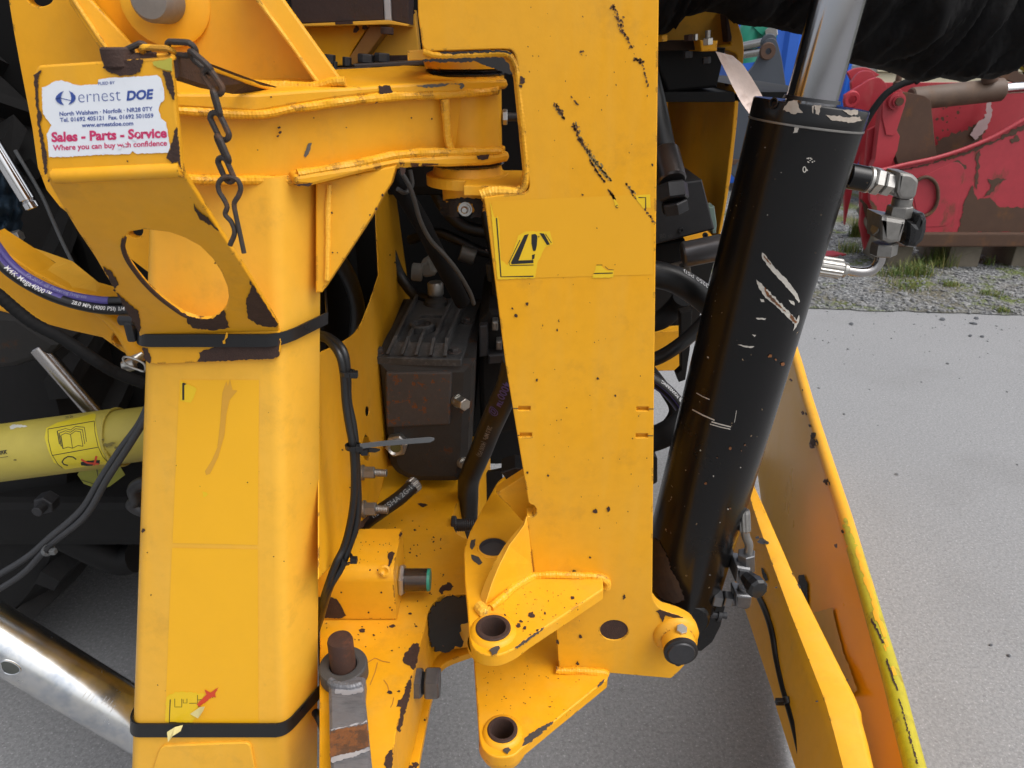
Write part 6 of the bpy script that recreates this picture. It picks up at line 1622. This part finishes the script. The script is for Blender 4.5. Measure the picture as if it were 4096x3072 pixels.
single('work_jacket', mesh(vs, fs, True, 0), NAVY, 'crumpled dark blue cloth in the dark under the polished rod tip', 'cloth')
pf = thing('pipe_fitting', 'small grey hose fitting just above the yellow lift arm at the left edge', 'fitting', onY(70, 960, 1.2))
link('nut', M(hexnut(onY(45, 950, 1.2), onY(85, 940, 1.2), px2m(onY(70, 950, 1.2), 22))), STEELD, pf)
link('body', M(rod(onY(0, 958, 1.2), onY(50, 950, 1.2), px2m(onY(70, 950, 1.2), 15)), True), BOLTD, pf)
cl_ = thing('clamp', 'grey cast clamp jutting from behind the post in the dark', 'clamp', onY(550, 2000, .95))
link('jaw', M(tube([onY(x, y, .93) for x, y in ((600, 1935), (560, 1935), (535, 1960), (545, 2000), (530, 2020), (560, 2040), (600, 2045))], .010), True), BOLTD, cl_)
# black body added behind the gearbox to keep the cavity dark
ht_ = thing('dark_backing', 'added black tank behind the gearbox and hoses', 'machine body', (0, 1.8, .3))
link('backing', M(box(-.46, .26, 1.80, 2.1, .74, 2.5, .03)), DARK, ht_)
link('lower_backing', M(box(-.40, .15, 1.62, 1.80, .48, .80, .01)), DARK, ht_)
link('upper_backing', M(box(-.30, .20, 1.45, 1.7, 1.22, 1.5, .02)), DARK, ht_)
# rusty weight box at the top
rb = thing('rusty_box', 'rust-brown steel box with a bright scraped corner on a yellow tray above the arm', 'box', onY(1400, 90, 1.0))
BXM = rusty('box_rust', (.050, .026, .020), (.075, .045, .022), .5, .12, 14, .7, 0, mid=(.035, .018, .014))
link('front', M(slab(YP(.98), [(1160, -120), (1528, -120), (1536, 82), (1168, 96)], .05)), BXM, rb)
link('corner', M(slab(YP(.979), [(1527, -120), (1555, -120), (1566, 84), (1538, 82)], .05)), plain('scraped_silver', (.45, .45, .46), .4, .5, var=.2), rb)
link('side', M(slab(YP(.985), [(1555, -120), (1634, -120), (1636, 98), (1566, 84)], .05)), BXM, rb)
link('tray_lip', M(slab(YP(.975), [(1190, 96), (1540, 80), (1566, 82), (1638, 98), (1632, 106), (1560, 98), (1200, 106)], .06, b=.001)), YELP, rb)
link('tray_rust', M(slab(YP(.974), [(1340, 88), (1410, 84), (1412, 96), (1342, 98)], .01, b=0)), RUST, rb)
link('hopper', M(slab(YP(1.0), [(1206, 102), (1480, 98), (1412, 200), (1385, 262), (1330, 264), (1290, 240)], .05)), YELD, rb)
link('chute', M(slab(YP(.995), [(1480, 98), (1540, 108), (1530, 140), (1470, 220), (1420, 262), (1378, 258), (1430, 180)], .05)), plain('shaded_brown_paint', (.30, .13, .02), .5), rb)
link('bolt', M(rod(onY(1548, 108, .97), onY(1548, 138, .97), .008)), RUST, rb)
link('support', M(slab(YP(1.03), [(1440, 60), (1660, 40), (1680, 240), (1440, 240)], .02)), YELP, rb)
pr = Print()
for x, y, r in ((1425, 118, 14), (1460, 110, 12), (1648, 42, 14), (1640, 40, 10), (1674, 62, 6)): pr.blob(YP(.99) if x < 1600 else YP(1.028), x, y, r, .001)
pr.build('rust_patch', RUST, rb)
tb = thing('turntable_plate', 'dark oily turntable plate with black hex bolts on top of the yellow arm', 'plate', onY(1500, 270, .95))
DKP = plain('oily_plate', (.045, .035, .030), .5, var=.4)
link('lower_plate', M(slab(YP(.93), [(1280, 278), (1480, 268), (1480, 312), (1290, 312)], .2)), DKP, tb)
link('upper_plate', M(slab(YP(.94), [(1410, 256), (1560, 248), (1690, 240), (1700, 262), (1420, 276)], .2)), DKP, tb)
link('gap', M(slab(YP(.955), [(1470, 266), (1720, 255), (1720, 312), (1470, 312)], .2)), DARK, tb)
for x, y, r in ((1465, 232, 34), (1528, 228, 30), (1388, 244, 18), (1320, 234, 22), (1340, 262, 10)):
    p = onY(x, y + 20, .96); link('bolt_head', M(hexnut(p, onY(x, y - 16, .96), px2m(p, r))), BOLTD, tb)
link('back_strip', M(slab(YP(1.02), [(1555, 222), (1640, 220), (1640, 245), (1555, 250)], .01)), RUST, tb)

# ================================================================== FABRIC SLEEVE
bot = [(2500, 150), (2570, 150), (2633, 142), (2669, 132), (2714, 92), (2733, 66), (2769, 62), (2823, 46), (2901, 56), (2931, 82), (2962, 98), (3030, 106), (3100, 113), (3220, 140), (3300, 200), (3380, 245), (3450, 268), (3540, 282), (3600, 300), (3640, 322), (3690, 326), (3750, 308), (3800, 318), (3850, 330), (3900, 312), (3960, 318), (4000, 292), (4050, 240), (4096, 205), (4180, 150), (4300, 110)]
secs = []
def bl(x):
    for (a, ya), (b, yb) in zip(bot, bot[1:]):
        if a <= x <= b: return ya + (yb - ya) * (x - a) / (b - a)
    return bot[-1][1]
SY = 1.16
for i in range(241):
    x = 2500 + i * 7.5; b = bl(x); p = onY(x, b, SY); t = onY(x, -520, SY)
    cz = (p.z + t.z) / 2; rz = (t.z - p.z) / 2; ry = .085 + .02 * noise.noise(V((x * .006, 0, 0))); ring = []
    for k in range(64):
        a = 2 * math.pi * k / 64
        q = V((x * .009 + math.sin(a) * 1.1, math.sin(a) * 1.6 + x * .0035, math.cos(a) * 1.2))
        w1 = noise.noise(V((x * .0022, 3.1, 0))); sl = a * (1.4 + .8 * w1)
        f1 = noise.noise(V((x * .013 + sl * 1.3, sl * .55, 1.7))); f2 = noise.noise(V((x * .031 + sl * 2.6, sl * .8, 7.3))); f3 = noise.noise(V((x * .06 + sl * 3.2, sl * 1.1, 4.4)))
        d = .030 * (abs(f1) * -1.6 + .45) + .014 * (.4 - abs(f2) * 1.7) + .006 * f3
        f_ = 1 if math.cos(a - R(270)) < .93 else .15
        ring.append(V((p.x, SY + (ry + d * f_) * math.cos(a), cz + (rz + d * f_ * .4) * math.sin(a))))
    secs.append(ring)
single('hose_sleeve', M(loft(secs), True, 0), FABRIC, 'wrinkled black fabric sleeve round a hose bundle crossing the top right', 'fabric sleeve')

# ================================================================== YELLOW GUARD RAILS AT THE RIGHT
def interp(tab, v):
    for a, b in zip(tab, tab[1:]):
        if a[0] <= v <= b[0]:
            t = (v - a[0]) / (b[0] - a[0]); return [p + (q - p) * t for p, q in zip(a[1:], b[1:])]
    return tab[-1][1:]
# near channel: top between crease and ridge at z .58
ga_ = thing('guard_channel', 'near yellow folded guard channel with a black cable on its flank', 'guard rail', (.48, 1.0, .42))
rid = [(2985, 1870), (3014, 1938), (3060, 2040), (3115, 2165), (3168, 2288), (3250, 2450), (3340, 2630), (3420, 2790), (3436, 2830), (3440, 2870), (3462, 2950), (3490, 3072), (3540, 3240)]
cre = [(2950, 1870), (2978, 1938), (3004, 2040), (3044, 2165), (3086, 2288), (3142, 2450), (3210, 2630), (3270, 2790), (3284, 2830), (3296, 2870), (3318, 2950), (3350, 3072), (3400, 3240)]
low = [(2860, 2100), (2890, 2180), (2920, 2266), (2945, 2340), (2970, 2410), (2995, 2482), (3040, 2620), (3090, 2770), (3105, 2830), (3122, 2885), (3145, 2958), (3182, 3072), (3235, 3240)]
R_, C_, W_ = [ZP(.585).hit(*p) for p in rid], [ZP(.58).hit(*p) for p in cre], [ZP(.455).hit(*p) for p in low]
W_ = [V((c.x - .004, c.y, .455)) for c in C_]
# side flank: fall of the sheet, its lower edge read off the photograph where it is clear
for i, p in enumerate(low):
    q = XP(C_[i].x - .003).hit(*p)
    W_[i] = q
L_ = []
for r, c, w_ in zip(R_, C_, W_):
    m1 = c.lerp(r, .12) + V((0, 0, .006)); m2 = c.lerp(r, .82) + V((0, 0, .006)); d_ = V((r.x + .006, r.y, r.z - .012)); e_ = V((r.x + .004, r.y + .0, .50))
    L_.append([w_, c + V((-.002, 0, -.008)), c + V((.004, 0, .002)), m1, m2, r, d_, e_])
g = loft(L_, False, False); me = mesh(g[0], g[1], True, 50)
link('folded_sheet', me, YEL, ga_)
L3 = [[w_ + V((.003, 0, 0)), e[-1] + V((-.003, 0, 0))] for w_, e in zip(W_, L_)]
link('inner_face', mesh(*loft(L3, False, False)), YELD, ga_)
pr = Print(); ZT = ZP(.5865)
for pts in ([(3150, 2290), (3172, 2292), (3178, 2330), (3200, 2340), (3204, 2352), (3185, 2360), (3170, 2340), (3160, 2325)], ):
    pr.poly(ZT, pts, .001, 2)
for x, y, r in ((3046, 2165, 13), (3066, 2170, 8), (3030, 2150, 6), (3267, 2805, 4), (3380, 2770, 4), (3390, 2720, 3), (3105, 2350, 4)): pr.blob(ZT, x, y, r, .0012, 1.6)
FS = XP(.452)
def cyl_flank(x, y, off=0):
    # nearest flank point
    for xx in [.42 + .004 * k for k in range(60)]:
        pass
pr.build('paint_chip', BLACKC, ga_)
fx = [c.x for c in C_]
class Flank:
    def hit(s, x, y, off=0):
        lo, hi = .30, .75
        q = XP(.5).hit(x, y)
        for _ in range(30):
            q = XP(fx_at(q.y) - .0045 - off).hit(x, y)
        return q
def fx_at(Y):
    P = sorted((c.y, c.x) for c in C_)
    if Y <= P[0][0]: return P[0][1]
    for (a, xa), (b, xb) in zip(P, P[1:]):
        if a <= Y <= b: return xa + (xb - xa) * (Y - a) / (b - a)
    return P[-1][1]
FL = Flank()
pr = Print()
for pts in ([(3012, 2400), (3035, 2410), (3040, 2480), (3030, 2470), (3022, 2490), (3015, 2470), (3010, 2440)], [(3045, 2270), (3056, 2280), (3072, 2320), (3062, 2325), (3050, 2300)], [(3205, 2868), (3218, 2880), (3222, 2895), (3212, 2888)]): pr.poly(FL, pts, .0006, 2)
pr.build('black_scuff', BLACKC, ga_)
gcab = [(3022, 2360), (3052, 2420), (3075, 2480), (3092, 2545), (3108, 2640), (3132, 2745), (3156, 2830), (3176, 2900), (3195, 2980), (3212, 3060), (3240, 3200)]
single('cable', M(tube([FL.hit(x, y, .005) for x, y in gcab], .0062, 12), True), RUB, 'black cable clipped along the flank of the near yellow guard channel', 'cable')
p = FL.hit(3150, 2806, .006)
e = thing('cable_tie', 'black cable tie halfway down the near yellow guard channel', 'cable tie', p, 'cable ties')
link('loop', M(rod(p + V((0, -.004, -.002)), p + V((0, .006, .003)), .0082), True), PLAS, e)
link('head', M(box(p.x - .020, p.x - .006, p.y - .004, p.y + .005, p.z - .006, p.z + .004, .0015)), PLAS, e)
# far rail: tube with a pressed sheet below
gr = thing('guard_rail', 'far yellow guard rail with round edge tube, lime paint rubbed along its lower end', 'guard rail', (.75, 1.4, .3))
tubp = [(3140, 1290), (3186, 1440), (3225, 1580), (3262, 1700), (3300, 1820), (3340, 1945), (3382, 2075), (3418, 2200), (3465, 2360), (3505, 2500), (3545, 2635), (3580, 2760), (3620, 2920), (3660, 3072), (3705, 3240)]
TP = [ZP(.57).hit(*p) for p in tubp]
link('edge_tube', M(tube(TP[:8], .0150, 20, 4), True), YEL, gr)
link('limed_tube', M(tube(TP[7:], .0152, 20, 4), True), LIME, gr)
s_ = [[p + V((-.010, 0, -.006)), p + V((-.018, .0, -.05)), p + V((-.030, 0, -.09)), p + V((-.034, 0, -.54)), p + V((-.026, 0, -.54)), p + V((-.004, 0, -.09)), p + V((.006, 0, -.01))] for p in catmull(TP, 3)]
link('pressed_sheet', M(loft(s_, True), True, 30), plain('glossy_yellow_sheet', (.76, .37, .008), .30, var=.06, scale=6, spec=.35), gr)
pr = Print()
TC = Cyl(TP[3], TP[4], .0150)
def onrail(x, y, r, rot=0, sx=1.4):
    i = min(range(len(TP) - 1), key=lambda k: abs((tubp[k][1] + tubp[k + 1][1]) / 2 - y)); c_ = Cyl(TP[i], TP[i + 1], .0153)
    pr.blob(c_, x, y, r, .0005, sx, rot)
for x, y, r in ((3252, 1740, 12), (3256, 1768, 14), (3248, 1782, 10), (3264, 1770, 10), (3240, 1704, 6), (3308, 1930, 11), (3300, 1925, 8), (3210, 1650, 7), (3225, 1655, 5), (3345, 2182, 7), (3370, 2126, 6), (3164, 1520, 6), (3210, 1560, 3)): onrail(x, y, r, 1.2)
pr.build('paint_chip', RUST, gr)
pr = Print()
for a, b in (((3478, 2478), (3525, 2570)), ((3540, 2640), (3580, 2760)), ((3590, 2800), (3660, 3050))):
    for k in range(26):
        t = k / 25; x = a[0] + (b[0] - a[0]) * t + 8; y = a[1] + (b[1] - a[1]) * t; onrail(x + random.uniform(-3, 3), y, random.uniform(2, 5), 1.25, 2.0)
pr.build('rust_edge', RUST, gr)
pr = Print()
for k in range(34):
    y = 2205 - abs(random.gauss(0, 55)); i = min(range(len(TP) - 1), key=lambda k: abs((tubp[k][1] + tubp[k + 1][1]) / 2 - y)); (xa_, ya_), (xb_, yb_) = tubp[i], tubp[i + 1]
    onrail(xa_ + (xb_ - xa_) * (y - ya_) / (yb_ - ya_) + random.uniform(-22, 8), y, random.uniform(4, 11), 1.2, 2.0)
pr.build('lime_scuff', LIME, gr)
pr = Print()
for k in range(60):
    y = 2190 + abs(random.gauss(0, 160)); i = min(range(len(TP) - 1), key=lambda k: abs((tubp[k][1] + tubp[k + 1][1]) / 2 - y)); (xa_, ya_), (xb_, yb_) = tubp[i], tubp[i + 1]
    onrail(xa_ + (xb_ - xa_) * (y - ya_) / (yb_ - ya_) + random.uniform(8, 24), y, random.uniform(4, 12), 1.25, 2.6)
pr.build('worn_through', YEL, gr)
pr = Print()
class Sheet:
    def hit(s, x, y, off=0):
        q = ZP(.45).hit(x, y)
        for _ in range(12):
            P = sorted((t.y, t.x) for t in TP); X = P[-1][1]
            for (a, xa), (b, xb) in zip(P, P[1:]):
                if a <= q.y <= b: X = xa + (xb - xa) * (q.y - a) / (b - a); break
            q = XP(X - .0345 - off).hit(x, y)
        return q
SH = Sheet()
pr.poly(SH, [(3195, 2300), (3215, 2298), (3222, 2320), (3230, 2330), (3228, 2370), (3232, 2440), (3245, 2470), (3225, 2440), (3205, 2380), (3192, 2330)], .0012, 3)
pr.build('torn_paint', BLACKC, gr)
pr = Print(); pr.poly(SH, [(3255, 2450), (3330, 2430), (3345, 2500), (3370, 2600), (3430, 2760), (3400, 2790), (3340, 2650), (3290, 2540)], .0010, 3)
pr.build('lime_smear', plain('rubbed_olive_paint', (.56, .34, .012), .35, var=.15, scale=20), gr)
